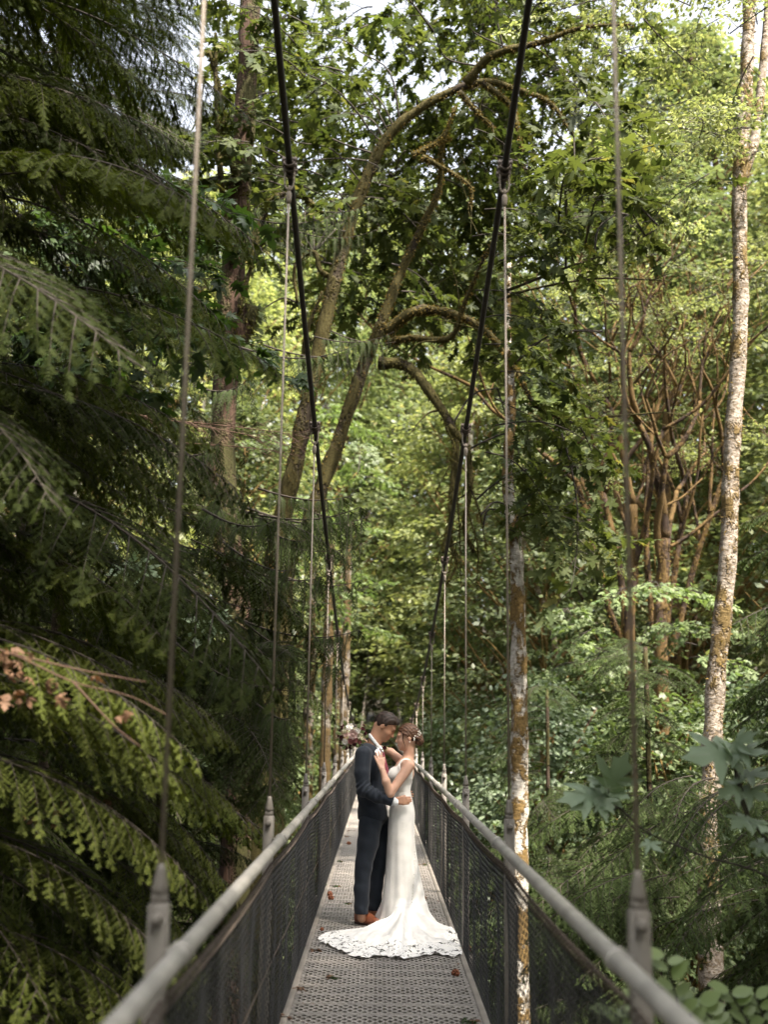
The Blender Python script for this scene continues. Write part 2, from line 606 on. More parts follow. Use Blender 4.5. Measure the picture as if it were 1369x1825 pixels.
# posts with sockets
post_m = MB().box((0, 0, 0.50), (0.052, 0.046, 1.33), bev=0.005).mesh("post", M['post'])
sock = MB().box((-0.012, 0, 1.128), (0.007, 0.05, 0.075), bev=0.002).box((0, 0, 1.175), (0.04, 0.036, 0.03), bev=0.006)
sock.tube([(0, 0, 1.185), (0, 0, 1.20), (0, 0, 1.245), (0, 0, 1.26)], [0.021, 0.021, 0.0125, 0.009], 12)
sock = sock.mesh("rope_socket", M['post'])
pin = MB().tube([(0, -0.046, 1.128), (0, -0.040, 1.128), (0, 0.04, 1.128)], [0.014, 0.0155, 0.0155], 10).tube([(0, -0.050, 1.128), (0, -0.046, 1.128)], [0.009, 0.014], 10).mesh("pin", M['post'])
collar = MB().tube([(0, -0.012, 1.05), (0, -0.010, 1.05), (0, 0.010, 1.05), (0, 0.012, 1.05)], [0.027, 0.032, 0.032, 0.027], 18).mesh("collar", M['galv'])
rail = MB().tube([(0, 0, 1.05), (0, BAY / 2, 1.05), (0, BAY, 1.05)], 0.0245, 20, cap=False).mesh("handrail", M['galv'])
for k in range(-1, NB):
    d = D0 + BAY * k
    for s in (-1, 1):
        hr_ = part("handrail", rail, BR, mat4=Matrix.Translation((s * HW, d, 0)))
        if k < 0:
            continue
        c_ = part("collar", collar, hr_, mat4=Matrix.Translation((s * HW, d - 0.05, 0)))
        br_ = MB().box((s * (HW + 0.028), d - 0.012, 1.05), (0.035, 0.03, 0.012)).mesh("bracket", M['galv'])
        part("bracket", br_, BR)
        T = Matrix.Translation((s * 0.612, d, 0))
        po_ = part("post", post_m, BR, mat4=T)
        part("rope_socket", sock, po_, mat4=T)
        part("pin", pin, po_, mat4=T)

# main cables, hangers and clamps
for s in (-1, 1):
    ds = np.linspace(-2, 58, 90)
    part("main_cable", MB().tube(np.stack([s * 0.612 + 0 * ds, ds, cable_z(ds)], -1), 0.0185, 10).mesh("main_cable", M['cable']), BR)
cl = MB()
for yy in (-0.045, 0.0, 0.045):
    a = np.linspace(0, TAU, 17)
    cl.tube(np.stack([0.031 * np.cos(a), yy + 0 * a, 0.031 * np.sin(a)], -1), 0.008, 6, cap=False)
    for sx in (-1, 1):
        cl.tube([(sx * 0.033, yy, 0.0), (sx * 0.033, yy, 0.03)], 0.011, 6)
cl.box((0, 0, 0.0), (0.05, 0.11, 0.03), bev=0.01)
cl = cl.mesh("cable_clamp", M['clamp'])
sh = MB().tube(smooth_path([(-0.024, 0, -0.02), (-0.026, 0, -0.09), (-0.018, 0, -0.125), (0, 0, -0.137), (0.018, 0, -0.125), (0.026, 0, -0.09), (0.024, 0, -0.02)], 4), 0.0065, 6)
sh.tube([(0, 0, -0.115), (0, 0, -0.15)], 0.009, 8).tube([(0, 0, -0.15), (0, 0, -0.165), (0, 0, -0.21), (0, 0, -0.222)], [0.012, 0.0175, 0.0145, 0.008], 10)
sh = sh.mesh("shackle", M['rope'])
for d in posts_d:
    z = float(cable_z(d))
    for s in (-1, 1):
        ang = math.atan(2 * 0.00598 * (d - 28.8))
        part("cable_clamp", cl, BR, mat4=Matrix.Translation((s * 0.612, d, z)) @ Matrix.Rotation(ang, 4, 'X'))
        part("shackle", sh, BR, mat4=Matrix.Translation((s * 0.612, d, z)))
        if z - 0.22 > 1.28:
            part("hanger_rope", MB().tube([(s * 0.612, d, 1.25), (s * 0.612, d, z - 0.21)], 0.0062, 7).mesh("hanger_rope", M['rope']), BR)

# ------------------------------------------------------------------ foliage shapes
MAPLE_HALF = [(0.05, -0.01), (0.22, -0.10), (0.47, 0.02), (0.33, 0.16), (0.18, 0.22), (0.40, 0.36), (0.62, 0.54), (0.38, 0.53), (0.15, 0.46), (0.25, 0.70), (0.12, 0.78)]
MAPLE_LOW = [(0.20, -0.08), (0.46, 0.04), (0.17, 0.21), (0.60, 0.53), (0.15, 0.46), (0.20, 0.72)]


def maple_template(half):
    pts = half + [(0.0, 1.0)] + [(-x, y) for x, y in half[::-1]]
    v = [(0, 0.28, 0.0)] + [(x, y, -0.16 * (x * x + (y - 0.28) ** 2) - (0.05 if math.hypot(x, y - .28) > .45 else 0)) for x, y in pts]
    n = len(pts)
    f = [(0, 1 + i, 1 + (i + 1) % n) for i in range(n)]
    return np.array(v), np.array(f)


ML_V, ML_F = maple_template(MAPLE_LOW)
MH_V, MH_F = maple_template(MAPLE_HALF)
OV_V = np.array([(0, 0, 0), (0.26, 0.30, -0.05), (0.24, 0.65, -0.07), (0, 1.0, -0.12), (-0.24, 0.65, -0.07), (-0.26, 0.30, -0.05), (0, 0.5, 0.02)])
OV_F = np.array([(6, 0, 1), (6, 1, 2), (6, 2, 3), (6, 3, 4), (6, 4, 5), (6, 5, 0)])
DI_V = np.array([(0, 0, 0), (0.3, 0.45, -0.06), (0, 1.0, -0.05), (-0.3, 0.45, -0.06)])
DI_F = np.array([(0, 1, 2), (0, 2, 3)])
NE_V = np.array([(-0.16, 0, 0), (0.16, 0, 0), (0, 1, -0.05)])
NE_F = np.array([(0, 1, 2)])


def rand_unit(n):
    return unit(RNG.standard_normal((n, 3)))


def maple_bough(L, nleaf, size, mat, tmpl=(ML_V, ML_F), droop=0.25, name="maple_bough", wood='twig', spread=0.55):
    """leafy branch along +X: bark axis, side twigs, palmate leaves on petioles"""
    mb = MB()
    t = np.linspace(0, 1, 9)
    ph = RNG.uniform(0, TAU)
    ax = np.stack([L * t, 0.10 * L * np.sin(2.4 * t + ph) - 0.10 * L * math.sin(ph), -droop * L * t ** 2 + 0.05 * L * np.sin(4 * t)], -1)
    mb.tube(ax, np.linspace(0.013, 0.003, 9) * (L / 1.6) ** 0.7, 5)
    pos, dr = [], []
    per = max(3, nleaf // 10)
    for k in range(10):
        tt = 0.12 + 0.88 * (k + RNG.uniform(0, .7)) / 10
        p = np.array([np.interp(tt, t, ax[:, i]) for i in range(3)])
        side = 1 if k % 2 else -1
        a = RNG.uniform(0.5, 1.15) * side
        l = L * spread * (1 - 0.55 * tt) * RNG.uniform(.6, 1.1)
        d = np.array([math.cos(a), math.sin(a), RNG.uniform(-.25, .25)])
        s_ = np.linspace(0, 1, 5)[:, None]
        tw = p + d * l * s_ + np.array([0, 0, -0.28 * l]) * s_ ** 2
        mb.tube(tw, np.linspace(0.005, 0.0018, 5), 4)
        for q in range(per):
            u = 0.15 + 0.85 * (q + RNG.uniform(0, .8)) / per
            pp = np.array([np.interp(u, np.linspace(0, 1, 5), tw[:, i]) for i in range(3)])
            dd = unit(d + np.array([0, 0, -.25]) + RNG.normal(0, .55, 3) * np.array([1, 1, .35]))
            pet = RNG.uniform(.03, .10)
            mb.add([pp, pp + (0, 0, .004), pp + dd * pet], [(0, 1, 2)])
            pos.append(pp + dd * pet)
            dr.append(dd)
    pos, dr = np.array(pos), np.array(dr)
    nrm = np.array([0, 0, 1.0]) + RNG.normal(0, .38, pos.shape)
    dr = dr + np.array([0, 0, -0.22]) + RNG.normal(0, .15, pos.shape)
    X, Y, Z = frames(dr, nrm)
    mb.cards(*tmpl, pos, X, Y, Z, size * RNG.uniform(.55, 1.15, len(pos)), 1)
    return mb.mesh(name, [M[wood], M[mat]])


def fine_bough(L, nleaf, size, mat, name="leafy_bough", flat=0.3, tmpl=(DI_V, DI_F)):
    mb = MB()
    t = np.linspace(0, 1, 7)
    ax = np.stack([L * t, 0.08 * L * np.sin(3 * t), -0.22 * L * t ** 2], -1)
    mb.tube(ax, np.linspace(0.012, 0.003, 7), 4)
    nt_ = 12
    P0, D0_ = [], []
    for k in range(nt_):
        tt = 0.1 + 0.9 * k / nt_
        p = np.array([np.interp(tt, t, ax[:, i]) for i in range(3)])
        a = RNG.uniform(.4, 1.2) * (1 if k % 2 else -1)
        d = np.array([math.cos(a), math.sin(a), RNG.uniform(-.3, .3)])
        l = L * .5 * (1 - .5 * tt)
        mb.tube([p, p + d * l * .5, p + d * l + (0, 0, -.15 * l)], [.005, .003, .0015], 3)
        m = nleaf // nt_
        u = RNG.uniform(.1, 1, m)[:, None]
        P0.append(p + d * l * u + RNG.normal(0, .06, (m, 3)) * np.array([1, 1, flat]))
        D0_.append(d + RNG.normal(0, .7, (m, 3)) * np.array([1, 1, .5]))
    pos, dr = np.concatenate(P0), np.concatenate(D0_)
    X, Y, Z = frames(dr + np.array([0, 0, -.3]), np.array([0, 0, 1.0]) + RNG.normal(0, .5, pos.shape))
    mb.cards(*tmpl, pos, X, Y, Z, size * RNG.uniform(.6, 1.2, len(pos)), 1)
    return mb.mesh(name, [M['twig'], M[mat]])


def hemlock_bough(L, mat, name="hemlock_bough", droop=0.30, side_len=0.42, step=0.048, needle=0.025, dead=0.0, tip=0.5):
    """flat drooping conifer branch along +X with side branches, twigs and needles"""
    mb = MB()
    t = np.linspace(0, 1, 12)
    ax = np.stack([L * t, 0.04 * L * np.sin(3 * t + RNG.uniform(0, 6)), L * (0.06 * np.sin(2.2 * t) - droop * t ** 1.8)], -1)
    mb.tube(ax, np.linspace(0.008, 0.0015, 12) * (L / 1.5) ** .8, 5)
    A, B = [], []                       # twig starts and ends
    k = 0
    s = 0.10 * L
    while s < L:
        tt = s / L
        p = np.array([np.interp(tt, t, ax[:, i]) for i in range(3)])
        tang = unit(np.array([np.interp(min(1, tt + .05), t, ax[:, i]) for i in range(3)]) - p + 1e-6)
        side = 1 if k % 2 else -1
        prof = min(1, tt * 3.2) * (1 - tt) ** 0.75
        l = L * side_len * prof * RNG.uniform(.6, 1.15) + 0.07
        a = RNG.uniform(.75, 1.1) * side
        d = np.array([math.cos(a) * tang[0] - math.sin(a) * tang[1], math.sin(a) * tang[0] + math.cos(a) * tang[1], tang[2] + RNG.uniform(-.18, .12)])
        d = unit(d)
        m = 5
        u = np.linspace(0, 1, m)[:, None]
        br = p + d * l * u + np.array([0, 0, -tip * l * 0.6]) * u ** 2
        mb.tube(br, np.linspace(.004, .0012, m), 3)
        nn = max(2, int(l / 0.024))
        uu = (np.arange(nn) + .6) / nn
        for q, w in enumerate(uu):
            pp = np.array([np.interp(w, u[:, 0], br[:, i]) for i in range(3)])
            sd_ = 1 if q % 2 else -1
            b = sd_ * RNG.uniform(.6, 1.0)
            e = unit(np.array([math.cos(b) * d[0] - math.sin(b) * d[1], math.sin(b) * d[0] + math.cos(b) * d[1], d[2] - .25 - .5 * tip * w + RNG.normal(0, .12)]))
            A.append(pp)
            B.append(pp + e * (0.035 + 0.085 * (1 - w) * min(1, l / .3)) * RNG.uniform(.7, 1.3))
        A.append(br[-2])
        B.append(br[-1] + d * .02)
        s += step * RNG.uniform(.7, 1.3)
        k += 1
    A, B = np.array(A), np.array(B)
    n = len(A)
    e = B - A
    ln = np.linalg.norm(e, axis=1)
    e = unit(e)
    up = unit(np.array([0, 0, 1.0]) + RNG.normal(0, .25, (n, 3)))
    X, Y, Z = frames(e, up)
    pos, XX, YY, ZZ, SS = [], [], [], [], []
    npair = 8
    for q in range(npair):
        w = (q + .3) / npair
        for sg in (-1, 1):
            dr = unit(Y * .55 + X * sg * .85 + Z * RNG.normal(0, .15, (n, 1)))
            x_, y_, z_ = frames(dr, Z)
            pos.append(A + e * (ln * w)[:, None])
            XX.append(x_); YY.append(y_); ZZ.append(z_)
            SS.append(needle * (1.0 - .35 * w) * RNG.uniform(.8, 1.2, n))
    pos.append(A); XX.append(X); YY.append(Y); ZZ.append(Z); SS.append(ln * 1.1)
    mb.cards(NE_V * np.array([.85, 1, 1]), NE_F, np.concatenate(pos[:-1]), np.concatenate(XX[:-1]), np.concatenate(YY[:-1]), np.concatenate(ZZ[:-1]), np.concatenate(SS[:-1]), 1)
    mb.cards(NE_V * np.array([.35, 1, 1]), NE_F, pos[-1], X, Y, Z, SS[-1], 1)
    return mb.mesh(name, [M['twig'], M[mat]])


def cedar_bough(L, mat, name="cedar_bough", hang=0.85):
    """branch along +X with long sprays hanging straight down"""
    mb = MB()
    t = np.linspace(0, 1, 10)
    ax = np.stack([L * t, 0.05 * L * np.sin(3 * t), L * (-.35 * t + .28 * t ** 2.2)], -1)
    mb.tube(ax, np.linspace(.016, .003, 10), 5)
    A, E, LN, SD = [], [], [], []
    s = .12 * L
    while s < L:
        tt = s / L
        p = np.array([np.interp(tt, t, ax[:, i]) for i in range(3)])
        for side in (-1, 1):
            l = hang * RNG.uniform(.25, 1.35) * (1 - .45 * tt)
            out = np.array([.35, side * RNG.uniform(.2, .8), 0])
            m = 7
            u = np.linspace(0, 1, m)[:, None]
            br = p + out * l * .55 * u ** .8 + np.array([0, 0, -l]) * u ** 1.5
            mb.tube(br, np.linspace(.004, .001, m), 3)
            d = np.gradient(br, axis=0)
            nn = max(4, int(l / .022))
            pl = unit(RNG.standard_normal(3) * np.array([1, 1, .2]))
            for q in range(nn):
                w = (q + .5) / nn
                pp = np.array([np.interp(w, u[:, 0], br[:, i]) for i in range(3)])
                dd = unit(np.array([np.interp(w, u[:, 0], d[:, i]) for i in range(3)]))
                sg = 1 if q % 2 else -1
                A.append(pp)
                E.append(unit(dd * .75 + sg * pl * .7 + np.array([0, 0, -.2])))
                LN.append((.022 + .075 * (1 - w)) * RNG.uniform(.7, 1.2))
                SD.append(np.cross(dd, pl))
        s += .13 * RNG.uniform(.6, 1.4)
    A, E, LN, SD = map(np.array, (A, E, LN, SD))
    X, Y, Z = frames(E, SD + 1e-3)
    mb.cards(NE_V * np.array([.42, 1, 1]), NE_F, A, X, Y, Z, LN, 1)
    for q in range(4):
        w = (q + .4) / 4.5
        for sg in (-1, 1):
            dr = unit(Y * .8 + X * sg * .6)
            x_, y_, z_ = frames(dr, Z)
            mb.cards(NE_V * np.array([1.15, 1, 1]), NE_F, A + E * (LN * w)[:, None], x_, y_, z_, LN * .34 * (1 - .5 * w) + .004, 1)
    return mb.mesh(name, [M['twig'], M[mat]])


def dead_bough(L):
    mb = MB()
    t = np.linspace(0, 1, 8)
    ax = np.stack([L * t, .05 * L * np.sin(4 * t), -.12 * L * t ** 2], -1)
    mb.tube(ax, np.linspace(.007, .002, 8), 4)
    for k in range(46):
        tt = RNG.uniform(.1, 1)
        p = np.array([np.interp(tt, t, ax[:, i]) for i in range(3)])
        d = unit(np.array([.8, RNG.normal(0, .6), RNG.normal(-.25, .4)]))
        l = RNG.uniform(.12, .4) * L * .7
        mb.tube([p, p + d * l * .5 + RNG.normal(0, .02, 3), p + d * l + np.array([0, 0, -.1 * l])], [.003, .002, .001], 3)
    return mb.mesh("dead_bough", [M['dead_twig']])


T_MAPLE = [maple_bough(RNG.uniform(1.5, 2.1), 72, .19, 'maple') for _ in range(6)]
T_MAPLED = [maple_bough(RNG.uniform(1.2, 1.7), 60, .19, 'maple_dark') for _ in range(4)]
T_VINE = [maple_bough(RNG.uniform(1.1, 1.6), 130, .115, 'vine', droop=.12, name="vine_maple_bough") for _ in range(5)]
T_PALE = [maple_bough(RNG.uniform(1.4, 1.9), 90, .19, 'maple_pale', droop=.12) for _ in range(4)]
T_ALDER = [fine_bough(1.7, 230, .085, 'alder', "alder_bough", tmpl=(OV_V, OV_F)) for _ in range(4)]
T_HEM = [hemlock_bough(RNG.uniform(1.5, 1.9), 'hemlock') for _ in range(4)]
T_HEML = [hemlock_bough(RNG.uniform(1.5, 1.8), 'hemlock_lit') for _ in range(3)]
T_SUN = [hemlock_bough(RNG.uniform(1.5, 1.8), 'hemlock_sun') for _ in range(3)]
T_FIR = [hemlock_bough(RNG.uniform(1.3, 1.7), 'fir', needle=.024) for _ in range(3)]
T_CED = [cedar_bough(RNG.uniform(1.3, 1.8), 'cedar') for _ in range(4)]
T_DEAD = [dead_bough(1.5), dead_bough(1.2)]


# ------------------------------------------------------------------ trees
def trunk_mesh(mb, pts, r0, r1, sides=12, k=6, lump=.035, mat=0, flare=0.0):
    p = smooth_path(pts, k)
    n = len(p)
    r = np.linspace(r0, r1, n) * (1 + .06 * np.sin(np.arange(n) * 1.3 + r0 * 90))
    if flare:
        r[: n // 4] *= 1 + flare * np.linspace(1, 0, max(1, n // 4)) ** 2
    mb.tube(p, r, sides, mat, lump=lump)
    return p, r


def tufts(mb, p, r, n, size, mat=0, hang=.5):
    """moss tufts standing off a limb"""
    i = RNG.integers(0, len(p) - 1, n)
    w = RNG.uniform(0, 1, n)[:, None]
    c = p[i] * (1 - w) + p[i + 1] * w
    t = unit(p[i + 1] - p[i])
    o = rand_unit(n)
    o = unit(o - t * np.sum(o * t, -1, keepdims=True))
    base = c + o * (r[i] * .96)[:, None]
    dr = unit(o + np.array([0, 0, -hang]) + RNG.normal(0, .45, (n, 3)))
    X, Y, Z = frames(dr, rand_unit(n))
    mb.cards(NE_V * np.array([1.6, 1, 1]), NE_F, base, X, Y, Z, size * RNG.uniform(.5, 1.4, n), mat)


def bough_part(tree, tmpl, pos, xdir, scale, roll=0.0, name="bough", label=None):
    # nothing grows in over the walkway: shorten what would reach past the railing
    x_ = unit(xdir)
    if pos[2] < 2.6 and pos[1] < 40 and abs(pos[0]) > .7 and x_[0] * pos[0] < 0:
        room = (abs(pos[0]) - .74) / (abs(x_[0]) * 1.75)
        if room < .3:
            return None
        scale = min(scale, room)
    return part(name, tmpl, tree, kind="stuff", label=label, mat4=mat_from(pos, xdir, (0, 0, 1), scale, roll))


def conifer(label, base, H, r0, tmpls, z0, z1, n, reach=1.0, name="hemlock_tree", bark='bark_dark', lean=(0, 0), group=None, droop=-.1, az=None, full=False, cut=1.6):
    base = np.array([base[0], base[1], float(ground_z(base[0], base[1])) if len(base) < 3 else base[2]])
    t = thing(name, label, "tree", base, group)
    mb = MB()
    top = base + np.array([lean[0], lean[1], H])
    p, r = trunk_mesh(mb, [base - (0, 0, .3), base + (top - base) * .35 + np.array([.08, .04, 0]), base + (top - base) * .7, top], r0, .03, 12, flare=.5)
    part("trunk", mb.mesh("trunk", M[bark]), t)
    for i in range(n):
        f = (i + RNG.uniform(0, 1)) / n
        z = z0 + (z1 - z0) * f
        h = np.clip((z - base[2]) / H, 0, 1)
        c = base + (top - base) * h
        a = i * 2.399 + RNG.uniform(-.4, .4) if az is None else RNG.uniform(*az)
        rch = reach * (1 - h) ** .6 * RNG.uniform(.75, 1.2)
        d = np.array([math.cos(a), math.sin(a), droop + .25 * (h - .5) + RNG.normal(0, .08)])
        nseg = max(1, int(round(rch / 1.25)))
        for q in range(nseg):
            s0 = .12 + rch * q / nseg
            pos = c + d * s0 + np.array([0, 0, -.05 * s0 * s0 * .4])
            if not full and not inview(pos + d * .7, cut):
                continue
            yaw = RNG.normal(0, .25) if q else 0
            d2 = np.array([d[0] * math.cos(yaw) - d[1] * math.sin(yaw), d[0] * math.sin(yaw) + d[1] * math.cos(yaw), d[2] - .06 * q])
            bough_part(t, tmpls[RNG.integers(len(tmpls))], pos, d2, RNG.uniform(.85, 1.2) * min(1.2, max(.6, rch / nseg / 1.2)), RNG.normal(0, .25))
    return t


# far crowns: one crown mesh shared by several trees
def crown_mesh(name, h, rx, n_spray, per, leaf, mat, z0=.25, seed=0, tmpl=(DI_V, DI_F)):
    g = np.random.default_rng(seed)
    mb = MB()
    cen, out = [], []
    for i in range(n_spray):
        f = g.uniform(z0, 1)
        prof = math.sin(math.pi * min(1, .12 + .88 * ((f - z0) / (1 - z0)) ** .8)) ** .6
        rr = rx * prof * math.sqrt(g.uniform(.12, 1))
        a = g.uniform(0, TAU)
        cen.append((rr * math.cos(a), rr * math.sin(a), h * f + g.normal(0, .2)))
        out.append((math.cos(a), math.sin(a), -.12))
    cen, out = np.array(cen), np.array(out)
    # limbs reaching out to some of the sprays
    for i in range(0, n_spray, 4):
        c = cen[i]
        s = np.array([c[0] * .08, c[1] * .08, max(.1 * h, c[2] - .9 * math.hypot(c[0], c[1]) - .4)])
        m = (s + c) / 2 + g.normal(0, .18, 3)
        mb.tube(smooth_path([s, m, c], 3), np.linspace(.05, .012, 7), 4, 0)
    I = np.repeat(np.arange(n_spray), per)
    m = len(I)
    sz = g.uniform(.55, 1.25, n_spray)[I][:, None]
    off = g.normal(0, 1, (m, 3)) * np.array([.5, .5, .13]) * sz
    off[:, 2] -= .25 * np.sum(off[:, :2] ** 2, 1) / sz[:, 0]
    pos = cen[I] + off
    tilt = g.normal(0, .22, (n_spray, 3))[I]
    dr = out[I] + g.normal(0, .8, (m, 3)) * np.array([1, 1, .35]) + np.array([0, 0, -.25])
    X, Y, Z = frames(dr, np.array([0, 0, 1.0]) + tilt + g.normal(0, .30, (m, 3)))
    mb.cards(*tmpl, pos, X, Y, Z, leaf * g.uniform(.6, 1.25, m), 1)
    return mb.mesh(name, [M['twig_moss'], M[mat]])


def stem_mesh(name, h, r, bark, seed, bend=.5, forks=0):
    g = np.random.default_rng(seed)
    mb = MB()
    pts = [np.array([g.normal(0, bend) * f, g.normal(0, bend) * f, h * f]) for f in np.linspace(0, 1, 6)]
    pts[0] = np.array([0, 0, -.4])
    trunk_mesh(mb, pts, r, r * .25, 9)
    for k in range(forks):
        i = g.integers(1, 4)
        a = g.uniform(0, TAU)
        e = pts[i] + np.array([math.cos(a) * h * .12, math.sin(a) * h * .12, h * g.uniform(.2, .4)])
        mb.tube(smooth_path([pts[i], (pts[i] + e) / 2 + g.normal(0, .25, 3), e], 4), np.linspace(r * .45, r * .1, 9), 6)
    return mb.mesh(name, M[bark])


CR = [crown_mesh("crown", 1.0 * h, rx, ns, per, lf, mt, z0, 30 + i) for i, (h, rx, ns, per, lf, mt, z0) in enumerate([
    (20, 4.2, 430, 56, .22, 'alder', .18), (23, 4.6, 470, 54, .23, 'alder2', .14), (17, 3.8, 380, 56, .21, 'alder2', .12), (25, 5.0, 500, 54, .23, 'alder', .18)])]
ST = [stem_mesh("trunk", 19, .20, 'bark_alder', 3, .4, 3), stem_mesh("trunk", 22, .24, 'bark_vine', 4, .7, 5), stem_mesh("trunk", 16, .17, 'bark_alder2', 5, .5, 4), stem_mesh("trunk", 24, .26, 'bark_alder', 6, .4, 4)]
CR += [crown_mesh("crown", 10, 2.9, 260, 50, .185, m, .08, 80 + i, (OV_V, OV_F)) for i, m in enumerate(['vine', 'maple_pale', 'alder2'])]
ST += [stem_mesh("trunk", 9, .11, 'bark_vine', 13 + i, .6, 5) for i in range(3)]
CR += [crown_mesh("crown", 25, 3.6, 330, 52, .19, 'alder2', .54, 95)]  # high crown shaped for the added unseen tree that shades the couple
ST += [stem_mesh("trunk", 24, .22, 'bark_alder', 17, .3, 0)]
SH = [crown_mesh("foliage", 2.6, 1.7, 70, 46, .13, m, .05, 60 + i) for i, m in enumerate(['vine', 'maple_pale', 'fir', 'alder2'])]


def far_tree(label, x, y, k, s=1.0, rot=None, group=None, dz=0.0, name="broadleaf_tree"):
    z = float(ground_z(x, y)) + dz
    t = thing(name, label, "tree", (x, y, z), group)
    a = RNG.uniform(0, TAU) if rot is None else rot
    m4 = Matrix.Translation((x, y, z)) @ Matrix.Rotation(a, 4, 'Z') @ Matrix.Scale(s, 4)
    part("trunk", ST[k], t, mat4=m4)
    part("crown", CR[k], t, kind="stuff", mat4=m4)
    return t


def shrub(label, x, y, k, s=1.0, z=None, group=None, name="leafy_shrub"):
    z = float(ground_z(x, y)) if z is None else z
    t = thing(name, label, "shrub", (x, y, z), group)
    m4 = Matrix.Translation((x, y, z)) @ Matrix.Rotation(RNG.uniform(0, TAU), 4, 'Z') @ Matrix.Scale(s, 4)
    part("foliage", SH[k], t, kind="stuff", mat4=m4)
    for q in range(5):
        a = q * 1.3
        mb = MB().tube([(x, y, z - .2), (x + .25 * math.cos(a) * s, y + .25 * math.sin(a) * s, z + .8 * s), (x + .7 * math.cos(a) * s, y + .7 * math.sin(a) * s, z + 1.7 * s)], [.03, .02, .008], 5)
        part("stem", mb.mesh("stem", M['twig_moss']), t)
    return t

# ------------------------------------------------------------------ the forest
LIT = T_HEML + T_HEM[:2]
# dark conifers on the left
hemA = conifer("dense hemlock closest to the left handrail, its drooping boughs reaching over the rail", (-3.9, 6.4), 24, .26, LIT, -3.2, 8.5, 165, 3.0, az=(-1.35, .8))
conifer("shaded hemlock behind the nearest left boughs, filling the gap before the cedar", (-5.2, 11.5), 27, .32, T_HEM, -4, 13.5, 165, 3.9, az=(-2.0, .9))
conifer("tall dark hemlock left of the red-barked cedar, deep in the left woods", (-6.0, 18.5), 30, .35, T_HEM, -3.5, 18, 165, 4.4, az=(-2.4, .9))
conifer("dark hemlock far back at the left edge behind the other conifers", (-11.5, 24), 33, .4, T_HEM, -3, 24, 120, 5, az=(-2.2, .6))

# long low boughs of the nearest hemlock sweeping in over the rail
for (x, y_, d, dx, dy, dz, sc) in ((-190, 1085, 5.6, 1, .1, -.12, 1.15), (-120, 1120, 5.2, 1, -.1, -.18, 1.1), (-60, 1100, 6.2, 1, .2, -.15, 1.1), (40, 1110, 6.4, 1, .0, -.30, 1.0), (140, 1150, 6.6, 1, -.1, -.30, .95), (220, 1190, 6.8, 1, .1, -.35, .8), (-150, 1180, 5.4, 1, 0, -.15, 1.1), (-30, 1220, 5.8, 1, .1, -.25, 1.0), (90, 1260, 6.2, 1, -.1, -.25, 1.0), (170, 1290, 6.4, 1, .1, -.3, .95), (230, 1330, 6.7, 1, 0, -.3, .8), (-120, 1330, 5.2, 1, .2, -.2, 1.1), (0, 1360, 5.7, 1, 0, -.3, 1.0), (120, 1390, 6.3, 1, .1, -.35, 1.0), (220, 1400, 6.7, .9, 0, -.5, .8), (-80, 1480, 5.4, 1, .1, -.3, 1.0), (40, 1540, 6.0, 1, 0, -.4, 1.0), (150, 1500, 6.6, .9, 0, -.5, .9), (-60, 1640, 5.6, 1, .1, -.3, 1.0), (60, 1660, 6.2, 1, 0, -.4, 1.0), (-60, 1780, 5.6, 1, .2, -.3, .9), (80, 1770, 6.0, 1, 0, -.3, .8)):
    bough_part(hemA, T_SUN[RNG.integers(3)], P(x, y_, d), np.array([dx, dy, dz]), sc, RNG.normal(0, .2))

# red-barked cedar
DC = 14.0
cb = P(430, 1330, DC)
base = np.array([cb[0], DC, float(ground_z(cb[0], DC))])
ced = thing("cedar_tree", "red-barked cedar with mossy burls and hanging dark sprays left of the bridge", "tree", base)
mb = MB()
tp, tr = trunk_mesh(mb, [base - (0, 0, .3), P(428, 1250, DC), P(424, 1100, DC), P(398, 880, DC), P(403, 640, DC), P(420, 420, DC), P(437, 200, DC), P(450, -100, DC), P(465, -700, DC)], .185, .13, 14, 7, .05, flare=.15)
part("trunk", mb.mesh("trunk", M['bark_cedar']), ced)
for (x0, y0, x1, y1, r_) in ((410, 660, 448, 545, .13), (418, 410, 424, 335, .16), (400, 1000, 372, 820, .10)):
    a_, b_ = P(x0, y0, DC - .1), P(x1, y1, DC - .25)
    mb = MB()
    p_, r__ = trunk_mesh(mb, [a_, (a_ + b_) / 2, b_], r_, r_ * .75, 10, 5, .08)
    tufts(mb, p_, r__, 500, .05, 1, .6)
    part("burl", mb.mesh("burl", [M['bark_cedar'], M['moss_green']]), ced, kind="stuff")
for pts, r_ in (([(425, 330), (402, 240), (388, 150), (372, 90)], .06), ([(415, 470), (395, 330), (386, 200), (384, 60)], .05), ([(440, 470), (470, 380), (500, 350), (540, 352), (575, 380)], .065), ([(425, 560), (450, 470), (480, 420), (520, 405)], .03)):
    mb = MB()
    p_, r__ = trunk_mesh(mb, [P(x, y_, DC - .2 - .12 * i) for i, (x, y_) in enumerate(pts)], r_, r_ * .4, 8, 6, .05)
    tufts(mb, p_, r__, 260, .05, 1, .5)
    part("limb", mb.mesh("limb", [M['bark_maple'], M['moss_green']]), ced, kind="stuff")
